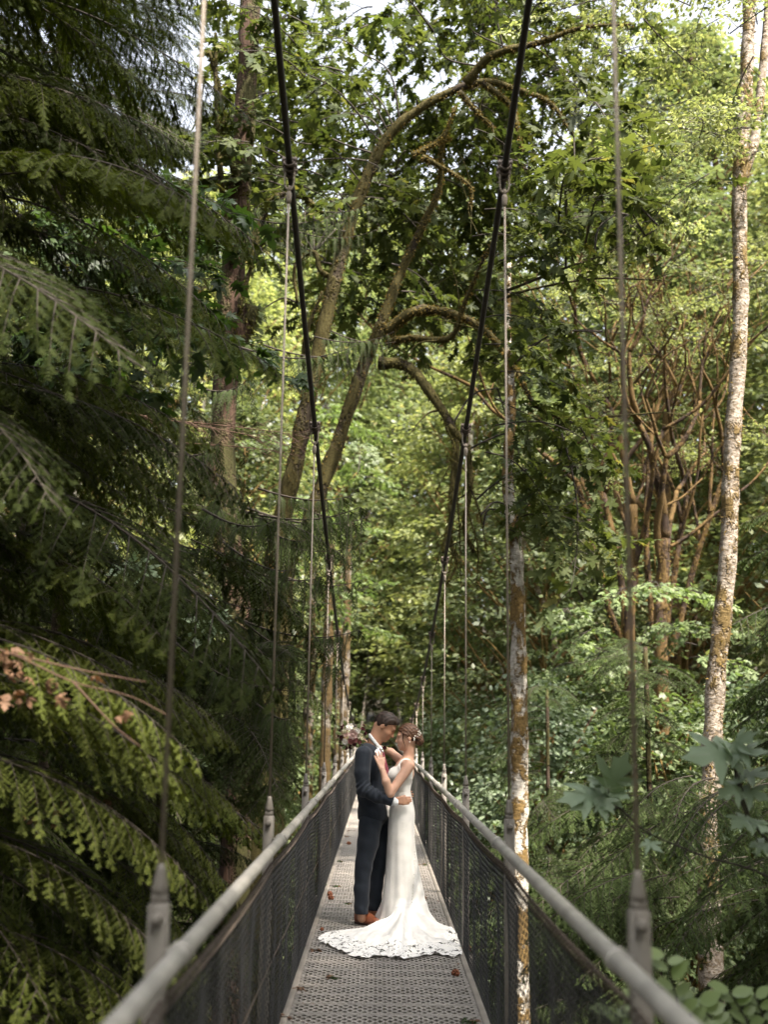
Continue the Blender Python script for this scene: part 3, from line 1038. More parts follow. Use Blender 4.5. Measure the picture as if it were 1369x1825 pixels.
for (x, y_, dx, dy, sc) in ((430, 385, 1, -.4, .75), (470, 400, 1, -.5, .7), (520, 410, 1, -.3, .6), (560, 375, .8, -.6, .55), (300, 395, .8, -.6, .8), (340, 600, .9, -.5, .8), (380, 610, -.5, -.8, .8), (430, 620, 1, -.5, .8), (470, 615, 1, -.2, .75), (560, 600, 1, -.6, .6), (590, 590, 1, .1, .55), (300, 640, .6, -.8, .9), (400, 900, 1, -.7, 1.0), (440, 905, 1, -.4, 1.0), (480, 920, 1, -.5, .9), (470, 960, 1, -.8, .9), (350, 900, .3, -1, 1.0), (430, 1010, .9, -.7, .9), (490, 1020, .8, -.5, .8), (310, 480, .5, -.9, .9), (380, 470, -1, -.4, .8), (350, 690, .6, -.8, .9), (535, 905, .6, -.6, .6), (460, 870, .9, -.4, .8), (240, 560, .7, -.8, .9), (280, 800, .6, -.8, 1.0), (420, 1100, .8, -.6, .9), (380, 1130, .3, -.9, .9), (445, 1180, .9, -.5, .7)):
    dd = DC - RNG.uniform(.3, 2.2)
    bough_part(ced, T_CED[RNG.integers(len(T_CED))], P(x, y_, dd), np.array([dx, dy, -.05]), sc * 1.05, RNG.normal(0, .15))
for k in range(40):
    x, y_ = RNG.uniform(250, 470), RNG.uniform(870, 1290)
    if x > 470 and y_ > 1150:
        continue
    bough_part(ced, (T_CED + T_HEM[:2])[RNG.integers(6)], P(x, y_, RNG.uniform(10.0, 13.2)), np.array([RNG.uniform(.1, 1), RNG.uniform(-1, .2), -.15]), RNG.uniform(.6, .95), RNG.normal(0, .2))
for (x, y_, dx, dy, sc) in ((215, 735, 1, .1, 1.2), (300, 750, 1, -.2, 1.1), (330, 790, .9, -.3, .9)):
    bough_part(ced, T_DEAD[RNG.integers(2)], P(x, y_, 11.5), np.array([dx, dy, -.05]), sc, 0, "dead_bough", "bare reddish dead twigs")

for k in range(22):
    x, y_ = RNG.uniform(440, 530), RNG.uniform(1130, 1400)
    bough_part(ced, (T_HEM + T_FIR)[RNG.integers(7)], P(x, y_, RNG.uniform(10.8, 13)), np.array([RNG.uniform(-.5, .1), -1, -.1]), RNG.uniform(.45, .7), RNG.normal(0, .3))

# mossy bigleaf maple arching over the bridge
DM = 16.0
mbase = P(505, 1010, DM)
mg = np.array([mbase[0] - .25, DM, float(ground_z(mbase[0], DM))])
maple = thing("bigleaf_maple", "mossy bigleaf maple whose twin trunks arch over the bridge in the middle", "tree", mg)
LIMBS = []


def limb(pts, r0, r1, d0=DM, d1=None, name="limb", moss=420, tf='moss', bark='bark_maple', tree=None, hang=.5, tsize=.036):
    d1 = d0 if d1 is None else d1
    n = len(pts)
    w = [np.array(p) if len(p) == 3 else P(p[0], p[1], d0 + (d1 - d0) * i / (n - 1)) for i, p in enumerate(pts)]
    w = [q + (RNG.normal(0, .045, 3) if 0 < i < n - 1 else 0) for i, q in enumerate(w)]
    mb = MB()
    p_, r_ = trunk_mesh(mb, w, r0, r1, 10, 7, .07)
    if name == 'limb':
        for q in range(4):
            i = int(RNG.integers(len(p_) // 3, len(p_)))
            e = unit(RNG.normal(0, 1, 3) + np.array([0, 0, .2]))
            l_ = RNG.uniform(.35, .9)
            mb.tube(smooth_path([p_[i], p_[i] + e * l_ * .5 + RNG.normal(0, .05, 3), p_[i] + e * l_ + RNG.normal(0, .1, 3)], 4), np.linspace(max(.006, r_[i] * .35), .003, 9), 5)
    if moss:
        tufts(mb, p_, r_, int(moss * 1.7), tsize, 1, hang)
    o = part(name, mb.mesh(name, [M[bark], M[tf]]), tree or maple, kind="stuff")
    LIMBS.append(p_)
    return p_


limb([tuple(mg - (0, 0, .3)), tuple(P(478, 1150, DM)), (492, 970), (528, 830), (556, 700), (578, 580), (612, 450), (648, 335), (700, 240), (770, 178), (850, 146), (925, 150), (985, 185), (1020, 240)], .155, .018, DM, DM - 2, "trunk", 1500)
limb([tuple(mg + (0.3, 0, -.3)), tuple(P(500, 1130, DM)), (548, 955), (600, 790), (648, 655), (690, 590), (718, 480), (748, 400), (772, 340), (800, 262), (812, 190)], .14, .015, DM, DM - 1.5, "trunk", 1300)
limb([(830, 150), (880, 105), (950, 72), (1040, 48), (1130, 44)], .07, .012, DM - 1.8, DM - 2.6)
limb([(860, 148), (915, 185), (925, 235), (935, 300)], .05, .010, DM - 1.9, moss=300)
limb([(820, 165), (850, 195), (880, 230)], .045, .010, DM - 1.8, moss=200)
limb([(735, 278), (770, 250), (805, 248)], .04, .010, DM - 1.5, moss=200)
limb([(752, 280), (790, 300), (825, 330), (838, 372)], .04, .010, DM - 1.6, moss=250)
limb([(688, 592), (735, 556), (795, 552), (850, 590), (905, 640), (950, 720)], .085, .02, DM - 1.2, DM - 2.2, moss=700)
limb([(690, 610), (735, 612), (785, 590), (830, 545), (865, 460), (900, 400)], .055, .012, DM - 1.2, DM - 2.4)
limb([(675, 648), (715, 648), (762, 685), (797, 745), (808, 800), (806, 870), (800, 930), (790, 985)], .085, .022, DM - 1.2, DM - 2.2, moss=650, tf='moss_green', hang=.9)
limb([(800, 760), (826, 800), (834, 870), (828, 930), (845, 985)], .05, .02, DM - 1.9, moss=300, tf='moss_green', hang=.9)
limb([(806, 900), (790, 955), (812, 1010), (795, 1045)], .03, .012, DM - 2.1, moss=200, tf='moss_green', hang=.9)
for hx, hy, ex, ey in ((806, 880, 770, 1030), (812, 860, 822, 1040), (830, 900, 850, 1050), (800, 940, 788, 1080), (834, 860, 868, 985), (795, 760, 775, 880)):
    limb([(hx, hy), (hx + .3 * (ex - hx) + 8, hy + .4 * (ey - hy)), (ex, ey)], .014, .004, DM - 2.1, moss=90, tf='moss_green', hang=1.0, name="hanging_twig")
limb([(560, 690), (545, 640), (548, 590), (575, 520)], .05, .02, DM - .3, moss=120)
limb([(500, 930), (470, 940), (430, 985), (395, 1000)], .05, .03, DM - .4, moss=150)
limb([(600, 500), (570, 470), (550, 450), (535, 470), (530, 540)], .045, .02, DM - .3, moss=150, tf='moss_green')
limb([(945, 720), (1000, 760), (1080, 750), (1180, 735)], .02, .01, DM - 2.6, moss=0)
limb([(900, 520), (1000, 470), (1100, 430), (1190, 400)], .02, .01, DM - 3.2, moss=0, bark='bark_dark')
limb([(880, 540), (940, 520), (1060, 515), (1180, 500)], .02, .01, DM - 3.0, moss=0, bark='bark_dark')

LP_ = np.concatenate(LIMBS)
LPX = np.array([proj(p)[:2] for p in LP_ if p[2] > 1])
SPOTS = []


def gap(x, y):
    for cx, cy, rx, ry in ((695, 130, 45, 60), (660, 290, 28, 45), (590, 385, 35, 30), (1180, 120, 60, 70), (690, 800, 110, 190), (1120, 420, 0, 0)):
        if rx and ((x - cx) / rx) ** 2 + ((y - cy) / ry) ** 2 < 1:
            return True
    return False


nb = 0
while nb < 215:
    u = RNG.uniform()
    if nb > 168:
        x, y_, d = RNG.uniform(560, 900), RNG.uniform(120, 620), RNG.uniform(17.5, 20.5)
    elif u < .30:
        x, y_ = RNG.uniform(840, 1215), RNG.uniform(120, 600)
        if (x > 1010 and y_ > 470) or x + .5 * y_ > 1390:
            continue
        if x > 1080 and y_ < 300:
            continue
        d = RNG.uniform(11.5, 14.5)
    elif u < .80:
        x, y_ = RNG.uniform(430, 900), RNG.uniform(-60, 560)
        d = RNG.uniform(13, 19)
    elif u < .9:
        x, y_ = RNG.uniform(830, 1010), RNG.uniform(640, 1000)
        d = RNG.uniform(12.5, 15)
    else:
        x, y_ = RNG.uniform(850, 1120), RNG.uniform(-60, 140)
        d = RNG.uniform(12, 16)
    if gap(x, y_) and nb <= 168:
        continue
    if np.min(np.hypot(LPX[:, 0] - x, LPX[:, 1] - y_)) < 62 and d < 16:
        if y_ > 420:
            continue
        d = RNG.uniform(16.8, 19)
    p_ = P(x, y_, d)
    SPOTS.append((p_, x, y_))
    q_ = LP_[np.argmin(np.sum((LP_ - p_) ** 2, 1))]
    dr = p_ - q_ + RNG.normal(0, .5, 3)
    dr[2] *= .3
    dr = unit(dr)
    s_ = p_ - dr * .6
    if .4 < np.linalg.norm(s_ - q_) < 1.5:
        mb = MB()
        mid = (s_ + q_) / 2 + np.array([0, 0, .12 * np.linalg.norm(s_ - q_)]) + RNG.normal(0, .08, 3)
        mb.tube(smooth_path([q_, mid, s_], 4), np.linspace(.016, .009, 9), 4)
        part("branch", mb.mesh("branch", M['twig']), maple)
    bough_part(maple, T_MAPLE[RNG.integers(len(T_MAPLE))], s_, dr, RNG.uniform(.8, 1.15), RNG.normal(0, .3))
    nb += 1
# leaves that stand out singly against the bright woods
leaf_hi = MB().add(MH_V, MH_F).mesh("leaf", M['maple'])
for k in range(120):
    sp_ = SPOTS[int(RNG.integers(len(SPOTS)))][0]
    nrm = unit(np.array([0, -.55, 1.0]) + RNG.normal(0, .5, 3))
    a = RNG.uniform(0, TAU)
    yd = unit(np.array([math.cos(a), .4 * math.sin(a), -.45]))
    xd = unit(np.cross(yd, nrm))
    zz = np.cross(xd, yd)
    sc = RNG.uniform(.15, .26)
    p_ = sp_ + RNG.normal(0, .33, 3) + np.array([0, -.35, -.1])
    part("leaf", leaf_hi, maple, mat4=Matrix(((xd[0] * sc, yd[0] * sc, zz[0] * sc, p_[0]), (xd[1] * sc, yd[1] * sc, zz[1] * sc, p_[1]), (xd[2] * sc, yd[2] * sc, zz[2] * sc, p_[2]), (0, 0, 0, 1))))

# dark maple sapling among the left conifers
sap = thing("maple_sapling", "dark-leaved maple growing between the left hemlocks in their shade", "tree", (-3.2, 10.2, float(ground_z(-3.2, 10.2))))
b_ = np.array([-3.2, 10.2, float(ground_z(-3.2, 10.2))])
mb = MB()
trunk_mesh(mb, [b_, P(120, 900, 10.2), P(140, 600, 10.2), P(170, 420, 10.2)], .06, .02, 8, 6)
part("trunk", mb.mesh("trunk", M['bark_dark']), sap)
for k in range(26):
    x, y_ = RNG.uniform(20, 300), RNG.uniform(380, 640)
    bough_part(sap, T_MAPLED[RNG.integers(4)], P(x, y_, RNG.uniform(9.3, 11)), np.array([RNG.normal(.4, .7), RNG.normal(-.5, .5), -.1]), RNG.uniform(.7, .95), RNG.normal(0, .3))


# alders
def alder(label, pts, d, r0, r1, bark, fork=None, boughs=(), tuft=900):
    w = [P(x, y_, d) for x, y_ in pts]
    g = w[0].copy()
    g[2] = float(ground_z(g[0], d))
    t = thing("alder_tree", label, "tree", g)
    mb = MB()
    p_, r_ = trunk_mesh(mb, [g - (0, 0, .3)] + w, r0, r1, 16, 9, .045, flare=.2)
    part("trunk", mb.mesh("trunk", M[bark]), t)
    mb = MB()
    tufts(mb, p_, r_ * 1.0, tuft, .035, 0, .4)
    part("moss", mb.mesh("moss", M['moss']), t, kind="stuff")
    if fork:
        mb = MB()
        trunk_mesh(mb, [P(x, y_, d + .1) for x, y_ in fork], r1 * .9, r1 * .6, 12, 7, .05)
        part("fork", mb.mesh("fork", M[bark]), t)
    for (x, y_, dd, dx, dy, dz, sc) in boughs:
        bough_part(t, T_ALDER[RNG.integers(4)], P(x, y_, d + dd), np.array([dx, dy, dz]), sc, RNG.normal(0, .3))
    return t


alder("slim white alder trunk patched with orange moss just beyond the right handrail", [(922, 1620), (926, 1400), (924, 1150), (920, 980), (905, 860), (912, 720), (905, 600), (908, 470)], 14.0, .14, .03, 'bark_alder', boughs=[(RNG.uniform(880, 1010), RNG.uniform(820, 1000), RNG.uniform(-1, .5), 1, RNG.normal(0, .5), -.2, .55) for _ in range(7)])
for k in range(13):
    bough_part(maple, T_MAPLE[k % 6], P(RNG.uniform(835, 900), 230 + 48 * k, RNG.uniform(12.2, 13.2)), np.array([1, RNG.normal(0, .5), -.25]), RNG.uniform(.55, .8), RNG.normal(0, .3))
TOPR = [(RNG.uniform(1060, 1380), RNG.uniform(-60, 330), RNG.uniform(-1.5, 2), RNG.normal(-.5, .7), RNG.normal(0, .6), -.15, RNG.uniform(.6, .9)) for _ in range(34)]
alder("speckled grey-white forked alder trunk near the right edge of the woods", [(1262, 1560), (1268, 1400), (1275, 1230), (1297, 1000), (1305, 800), (1320, 560), (1318, 330), (1330, 150), (1337, -60), (1345, -600)], 12.5, .118, .07, 'bark_alder2', fork=[(1320, 330), (1345, 250), (1360, 120), (1372, -40), (1380, -300)], boughs=[b for b in TOPR if not gap(b[0], b[1])], tuft=1500)

# multi-stemmed vine maple
DV = 24.0
vb = P(1178, 1130, DV)
vg = np.array([vb[0], DV, float(ground_z(vb[0], DV))])
vine = thing("vine_maple", "orange-mossed multi-stemmed maple whose many stems fan up behind the right hanger", "tree", vg)


def grow(mb, p, d, L, r, depth, out):
    n = 5
    pts = [p]
    dd = unit(d)
    for i in range(n):
        dd = unit(dd + RNG.normal(0, .13, 3) + np.array([0, 0, .10]))
        pts.append(pts[-1] + dd * L / n)
    path = smooth_path(pts, 3)
    rr = np.linspace(r, r * .55, len(path))
    mb.tube(path, rr, 7 if depth < 2 else 5, 0, lump=.05)
    tufts(mb, path, rr, int(10 + L * 14), .045, 1, .5)
    out.append(pts[-1])
    if depth < 4:
        for q in range(2 if depth else 3):
            i = RNG.integers(2, n + 1) if q else n
            side = RNG.normal(0, .55, 3) * np.array([1.3, .9, .35])
            grow(mb, pts[i], unit(dd + side), L * RNG.uniform(.55, .85), r * (.68 if q == 0 else .52), depth + 1, out)


tips = []
for (bx, by, ex, ey, r_) in ((1178, 1180, 1185, 960, .15), (1122, 1180, 1128, 900, .121), (1072, 1180, 1075, 880, .09), (1200, 1120, 1225, 880, .075), (1150, 1100, 1155, 850, .075), (1235, 1150, 1290, 850, .07), (1030, 1150, 1030, 860, .08)):
    d_ = DV + RNG.uniform(-1.2, 1.2)
    a_ = P(bx, by, d_)
    e_ = P(ex, ey, d_)
    f_ = np.array([a_[0], d_, float(ground_z(a_[0], d_))]) if r_ > .12 else P(1176, 1175, DV)
    if r_ <= .12:
        a_ = (P(bx, by - 60, d_) + f_) / 2
    mb = MB()
    p_, rr_ = trunk_mesh(mb, [f_ - (0, 0, .2), a_, (a_ + e_) / 2 + RNG.normal(0, .06, 3), e_], r_, r_ * .8, 9, 6, .05)
    tufts(mb, p_, rr_, 300, .06, 1, .5)
    for q in range(3):
        i = int(len(p_) * (1 - .12 * q)) - 1
        grow(mb, p_[i], np.array([RNG.normal(0, .35) + (q - 1) * .25, RNG.normal(0, .25), 1.0]), RNG.uniform(2.3, 3.3), r_ * (.75 - .1 * q), 1, tips)
    part("stem", mb.mesh("stem", [M['bark_vine'], M['moss']]), vine, kind="stuff")
for k in range(60):
    bough_part(vine, T_ALDER[RNG.integers(4)], tips[(k * 7) % len(tips)] - (0, 0, .05), np.array([RNG.normal(0, 1), RNG.normal(0, 1), .1]), RNG.uniform(.7, 1.1), RNG.normal(0, .3))

for k in range(16):
    bough_part(vine, T_VINE[RNG.integers(5)], P(RNG.uniform(1000, 1260), RNG.uniform(1040, 1200), RNG.uniform(20.5, 22.5)), np.array([RNG.normal(0, 1), -1, -.1]), RNG.uniform(.9, 1.2), RNG.normal(0, .2))

# conifers on the right
hemR = conifer("young hemlock beside the right rail, its feathery dark boughs low over the ravine", (3.9, 9.0), 7.4, .10, T_FIR + T_HEM[:1], -4, 1.3, 110, 3.1, az=(1.6, 5.0))
conifer("dark hemlock behind the right-edge alder with hanging feathery boughs", (6.3, 14.5), 12.4, .13, T_FIR, -3.5, 6.7, 125, 3.0, az=(1.3, 5.2))
conifer("low hemlock between the white alder and the forked alder", (3.6, 15.5), 8.5, .06, T_FIR, -4, 2.8, 95, 2.6, az=(1.8, 5.2))
conifer("small hemlock low behind the right netting beneath the white alder", (2.9, 20.0), 8.2, .05, T_FIR, -4, 2.5, 75, 2.6, az=(2.0, 5.2))
conifer("tall feathery hemlock between the fanning maple and the right edge", (8.6, 20.5), 12, .13, T_FIR, -3, 6.5, 95, 3.0, az=(1.5, 5.0))
conifer("young shaded hemlock at the foot of the cedar, close left of the bridge", (-2.35, 12.2), 8.6, .09, T_HEM + T_FIR[:1], -4, 2.6, 95, 1.7)
conifer("thin dark hemlock below the maple's twin trunks, left of the bridge", (-2.3, 17.5), 9.0, .09, T_HEM, -4, 2.9, 80, 1.7)
conifer("dark hemlock standing past the far end, above the couple", (1.5, 62), 16, .25, T_FIR, 1, 13, 70, 3.2, az=(3.2, 6.2), cut=.5)
conifer("dark hemlock left of the far end, above the couple", (-3.5, 60), 14, .25, T_FIR, 0, 11, 60, 3.2, az=(3.2, 6.2), cut=.5)

for k in range(16):
    bough_part(hemR, T_FIR[k % 3], P(RNG.uniform(1150, 1420), RNG.uniform(1370, 1700), RNG.uniform(8.6, 11)), np.array([-1, RNG.normal(-.3, .5), -.2]), RNG.uniform(.7, 1.0), RNG.normal(0, .2))

# pale trunks left of the couple
PT = ("pale mossy trunk second from the left of the four beyond the bouquet", "pale mossy trunk nearest the bouquet among the four far trunks", "slim pale trunk third from the left of the four beyond the bouquet", "thick mossy trunk leftmost of the four beyond the bouquet")
for i, (x, y0, y1, d, r_) in enumerate(((577, 1150, 1470, 27, .16), (610, 1110, 1450, 31, .15), (596, 1180, 1450, 36, .13), (545, 1190, 1450, 33, .2))):
    w = P(x, y1, d)
    g = np.array([w[0], d, float(ground_z(w[0], d))])
    t = thing("alder_tree", PT[i], "tree", g, "pale trunks left of the couple")
    mb = MB()
    p_, rr = trunk_mesh(mb, [g - (0, 0, .3), w, P(x + 3, (y0 + y1) / 2, d), P(x + 8, y0, d), P(x + 10, y0 - 90, d), P(x + 13, y0 - 180, d)], r_, r_ * .6, 10, 6, .06)
    part("trunk", mb.mesh("trunk", M['bark_far']), t)
    for q in range(9):
        bough_part(t, T_VINE[RNG.integers(5)], P(x + RNG.normal(0, 40), y0 + RNG.uniform(-450, -60), d + RNG.normal(0, 1)), rand_unit(1)[0] * np.array([1, 1, .2]), 1.1, 0)

# woods behind
FAR_L = "sunlit broadleaf tree in the pale green woods behind the bridge"
for (x, y_, k, s) in ((-9, 30, 0, 1.15), (-4.5, 34, 2, 1.0), (-14, 36, 1, 1.25), (4.5, 31, 2, .95), (8.5, 33, 1, 1.1), (13.5, 30, 3, 1.05), (-7.5, 44, 3, 1.15), (3.8, 43, 0, 1.1), (9.5, 45, 3, 1.25), (16, 42, 0, 1.3), (21, 36, 1, 1.2),
                     (-19, 46, 0, 1.3), (-3.5, 52, 1, 1.2), (6.5, 55, 2, 1.5), (13, 57, 1, 1.4), (22, 54, 3, 1.3), (-12, 58, 1, 1.3), (-2, 68, 0, 1.1), (3.5, 72, 3, 1.0), (-8, 72, 3, 1.2), (10, 74, 0, 1.2), (18, 70, 1, 1.3), (-18, 72, 2, 1.6), (28, 66, 0, 1.4), (0.5, 84, 1, 1.2), (-26, 60, 3, 1.3), (-1.5, 72, 3, 1.5), (4, 63, 1, 1.5), (0.8, 78, 3, 1.6), (11.5, 40, 1, 1.45), (15.5, 51, 3, 1.5), (-6, 63, 1, 1.5)):
    far_tree(FAR_L, x, y_, k, s, group="broadleaf trees of the woods behind the bridge")
VL = "pale-leaved understorey maple beside the bridge in the middle distance"
for (x, y_, k, s) in ((4.9, 20.0, 4, .78), (6.9, 21.0, 5, .8), (3.6, 26, 5, .80), (5.5, 29, 4, .9), (4.2, 34, 5, .85), (2.9, 39, 5, .9), (8, 27, 4, .8), (-3.6, 25, 4, .7), (-5.5, 28, 6, .9), (-3.9, 33, 4, .85), (-3.2, 40, 6, .9), (6.8, 38, 6, 1.0), (10.5, 37, 5, .9), (-8, 37, 4, 1.0), (12, 26, 4, .7), (3.2, 48, 4, .9), (-3.4, 47, 5, .8), (-6.5, 21.5, 6, .6), (15, 33, 6, .9), (2.8, 55, 5, .7), (-2.9, 55, 4, .7), (-1.2, 64, 6, .8), (1.8, 66, 4, .9)):
    far_tree(VL, x, y_, k, s, group="pale understorey maples along the bridge", name="understorey_maple")
SL = "low leafy shrub covering the forest floor under the trees"
for k in range(46):
    while True:
        x, y_ = RNG.uniform(-14, 15), RNG.uniform(11, 52)
        if abs(x) > 2.2 and inview(np.array([x, y_, ground_z(x, y_) + 1.5]), .5):
            break
    shrub(SL, x, y_, int(RNG.integers(4)), RNG.uniform(.9, 1.5), group="shrubs of the forest floor")

# unseen trees added around the near end of the bridge only to shade it
NL = "unseen leafy tree added on the near bank to shade the bridge"
for (x, y_, k, s) in ((3.9, 3.4, 7, .95), (6.2, 0.5, 1, .85), (10.5, 6.5, 0, .95), (4.5, -5.5, 3, .8), (11, -2, 1, 1.0), (7.5, -10, 0, 1.0), (-6.2, -3.5, 1, .85), (-10, 3, 3, .9), (0.5, -13, 3, .9), (14, 12, 3, .9), (-8, -12, 0, .9)):
    far_tree(NL, x, y_, k, s, group="added shade trees of the near bank")

# ------------------------------------------------------------------ figures: smooth blended solids turned into one surface
class Solid:
    def __init__(s, lo, hi, h):
        s.lo, s.h = np.array(lo, float), h
        s.n = np.ceil((np.array(hi) - s.lo) / h).astype(int) + 1
        s.f = np.full(s.n, 1.0, np.float32)

    def sub(s, lo, hi):
        a = np.clip(np.floor((np.array(lo) - s.lo) / s.h).astype(int), 0, s.n)
        b = np.clip(np.ceil((np.array(hi) - s.lo) / s.h).astype(int) + 1, 0, s.n)
        sl = tuple(slice(i, j) for i, j in zip(a, b))
        g = np.meshgrid(*[s.lo[k] + s.h * np.arange(a[k], b[k]) for k in range(3)], indexing='ij')
        return sl, np.stack(g, -1).astype(np.float32)

    def join(s, sl, d, k):
        f = s.f[sl]
        if f.size == 0:
            return s
        if k > 0:
            h = np.clip(.5 + .5 * (f - d) / k, 0, 1)
            s.f[sl] = f * (1 - h) + d * h - k * h * (1 - h)
        else:
            s.f[sl] = np.minimum(f, d)
        return s

    def cap(s, a, b, ra, rb=None, k=.02, sy=1.0):
        a, b = np.array(a, float), np.array(b, float)
        rb = ra if rb is None else rb
        m = max(ra, rb) * max(1, sy) + k + .03
        sl, p = s.sub(np.minimum(a, b) - m, np.maximum(a, b) + m)
        ab = b - a
        t = np.clip(((p - a) @ ab) / (ab @ ab + 1e-9), 0, 1)
        q = p - a - t[..., None] * ab
        if sy != 1:
            q = q * np.array([1, 1 / sy, 1])
        return s.join(sl, np.linalg.norm(q, axis=-1) - (ra + (rb - ra) * t), k)

    def ell(s, c, r, k=.03, rot=None):
        c, r = np.array(c, float), np.array(r, float)
        m = r.max() + k + .03
        sl, p = s.sub(c - m, c + m)
        q = p - c
        if rot is not None:
            q = q @ np.array(rot).T
        k0 = np.linalg.norm(q / r, axis=-1)
        k1 = np.linalg.norm(q / (r * r), axis=-1) + 1e-9
        return s.join(sl, k0 * (k0 - 1) / k1, k)

    def grid(s):
        return s.sub(s.lo, s.lo + (s.n - 1) * s.h)[1]

    def mesh(s, name, mats):
        f = s.f
        ins = f < 0
        c = [ins[i:i + s.n[0] - 1, j:j + s.n[1] - 1, k:k + s.n[2] - 1] for i in (0, 1) for j in (0, 1) for k in (0, 1)]
        cnt = sum(x.astype(np.int8) for x in c)
        act = (cnt > 0) & (cnt < 8)
        I = np.argwhere(act)
        idx = np.full(act.shape, -1, int)
        idx[act] = np.arange(len(I))
        acc = np.zeros((len(I), 3))
        num = np.zeros(len(I))
        co = [(i, j, k) for i in (0, 1) for j in (0, 1) for k in (0, 1)]
        for a in range(8):
            for b in range(a + 1, 8):
                if sum(abs(np.array(co[a]) - co[b])) != 1:
                    continue
                fa = f[tuple((I + co[a]).T)]
                fb = f[tuple((I + co[b]).T)]
                m = (fa < 0) != (fb < 0)
                t = np.where(m, fa / (fa - fb + 1e-12), 0)
                acc += np.where(m[:, None], np.array(co[a]) + t[:, None] * (np.array(co[b]) - co[a]), 0)
                num += m
        V = s.lo + s.h * (I + acc / num[:, None])
        Q = []
        for ax in range(3):
            o1, o2 = [(1, 2), (2, 0), (0, 1)][ax]
            sl0 = [slice(None)] * 3
            sl1 = [slice(None)] * 3
            sl0[ax] = slice(0, s.n[ax] - 1)
            sl1[ax] = slice(1, s.n[ax])
            ch = ins[tuple(sl0)] != ins[tuple(sl1)]
            E_ = np.argwhere(ch)
            ok = (E_[:, o1] > 0) & (E_[:, o2] > 0) & (E_[:, o1] < s.n[o1] - 1) & (E_[:, o2] < s.n[o2] - 1)
            E_ = E_[ok]
            u = np.zeros(3, int)
            v = np.zeros(3, int)
            u[o1] = 1
            v[o2] = 1
            q = np.stack([idx[tuple((E_ - u - v).T)], idx[tuple((E_ - v).T)], idx[tuple(E_.T)], idx[tuple((E_ - u).T)]], -1)
            flip = ~ins[tuple(E_.T)]
            q[flip] = q[flip][:, ::-1]
            Q.append(q)
        return MB().add(V, np.concatenate(Q)).mesh(name, mats)


def cloth_mat(name, c, rough=.8, bs=600, sheen=.2, fold=0.0):
    m, nt, b = new_mat(name)
    n = noise(nt, 8, 4)
    r = ramp(nt, [(.3, tuple(x * .88 for x in c)), (.7, tuple(min(1, x * 1.08) for x in c))], n.outputs[0])
    nt.links.new(r.outputs[0], b.inputs['Base Color'])
    b.inputs['Roughness'].default_value = rough
    b.inputs['Sheen Weight'].default_value = sheen
    b.inputs['Specular IOR Level'].default_value = .25
    if fold:
        n2 = noise(nt, 9, 3, .5, sc=(1, 1, .5), dist=1.0)
        bump(nt, b, n2.outputs[0], fold, .02)
    return m


def skin_mat(name, c):
    m, nt, b = new_mat(name)
    n = noise(nt, 14, 4)
    r = ramp(nt, [(.3, tuple(x * .9 for x in c)), (.7, tuple(min(1, x * 1.08) for x in c))], n.outputs[0])
    nt.links.new(r.outputs[0], b.inputs['Base Color'])
    b.inputs['Roughness'].default_value = .5
    b.inputs['Subsurface Weight'].default_value = .12
    b.inputs['Subsurface Radius'].default_value = (.012, .005, .003)
    b.inputs['Specular IOR Level'].default_value = .35
    return m


def hair_mat(name, c1, c2, sc):
    m, nt, b = new_mat(name)
    n = noise(nt, 40, 5, .6, sc=sc)
    r = ramp(nt, [(.35, c1), (.68, c2)], n.outputs[0])
    nt.links.new(r.outputs[0], b.inputs['Base Color'])
    b.inputs['Roughness'].default_value = .5
    b.inputs['Specular IOR Level'].default_value = .3
    bump(nt, b, n.outputs[0], .8, .008)
    return m


M['suit'] = cloth_mat("navy_suit_wool", (.0085, .0125, .0205), .75, sheen=.10, fold=.35)
M['shirt'] = cloth_mat("white_shirt", (.72, .72, .73), .7)
M['tie'] = plain("burgundy_tie", (.20, .035, .055), .6, var=.7, scale=90)
M['shoe'] = plain("brown_shoe_leather", (.19, .06, .028), .35, var=.25, scale=30)
M['sole'] = plain("shoe_sole", (.05, .025, .015), .7)
M['lacecord'] = plain("shoe_lace", (.45, .33, .2), .8)
M['skin_m'] = skin_mat("skin_tan", (.46, .245, .155))
M['skin_w'] = skin_mat("skin_fair", (.56, .33, .235))
M['hair_m'] = hair_mat("dark_brown_hair", (.012, .007, .005), (.045, .026, .018), (1, 1, .4))
M['hair_w'] = hair_mat("chestnut_hair", (.035, .016, .009), (.13, .06, .03), (.5, 1, 1.6))
M['dress'] = cloth_mat("ivory_crepe", (.80, .77, .73), .62, sheen=.1, fold=.16)
M['lip'] = plain("lip", (.38, .12, .10), .5)
M['pearl'] = plain("pearl", (.8, .77, .7), .25)


def lace_mat():
    m, nt, b = new_mat("ivory_lace")
    b.inputs['Base Color'].default_value = (.80, .775, .745, 1)
    b.inputs['Roughness'].default_value = .7
    n = noise(nt, 14, 3, .6, dist=1.5)
    n2 = noise(nt, 55, 2, .5)
    a = nt.nodes.new("ShaderNodeMath")
    a.operation = 'MULTIPLY_ADD'
    nt.links.new(n2.outputs[0], a.inputs[0])
    a.inputs[1].default_value = .45
    nt.links.new(n.outputs[0], a.inputs[2])
    r = ramp(nt, [(.60, (0, 0, 0)), (.66, (1, 1, 1))], a.outputs[0])
    tr = nt.nodes.new("ShaderNodeBsdfTransparent")
    mx = nt.nodes.new("ShaderNodeMixShader")
    nt.links.new(r.outputs[0], mx.inputs[0])
    nt.links.new(tr.outputs[0], mx.inputs[1])
    nt.links.new(b.outputs[0], mx.inputs[2])
    nt.links.new(mx.outputs[0], nt.nodes["Material Output"].inputs[0])
    bump(nt, b, a.outputs[0], .8, .01)
    return m


M['lace'] = lace_mat()

PD = 9.85


def Q(px, py, dy=0.0):
    return P(px, py, PD) + np.array([0, dy, 0])


ZQ = lambda py: Q(684, py)[2]


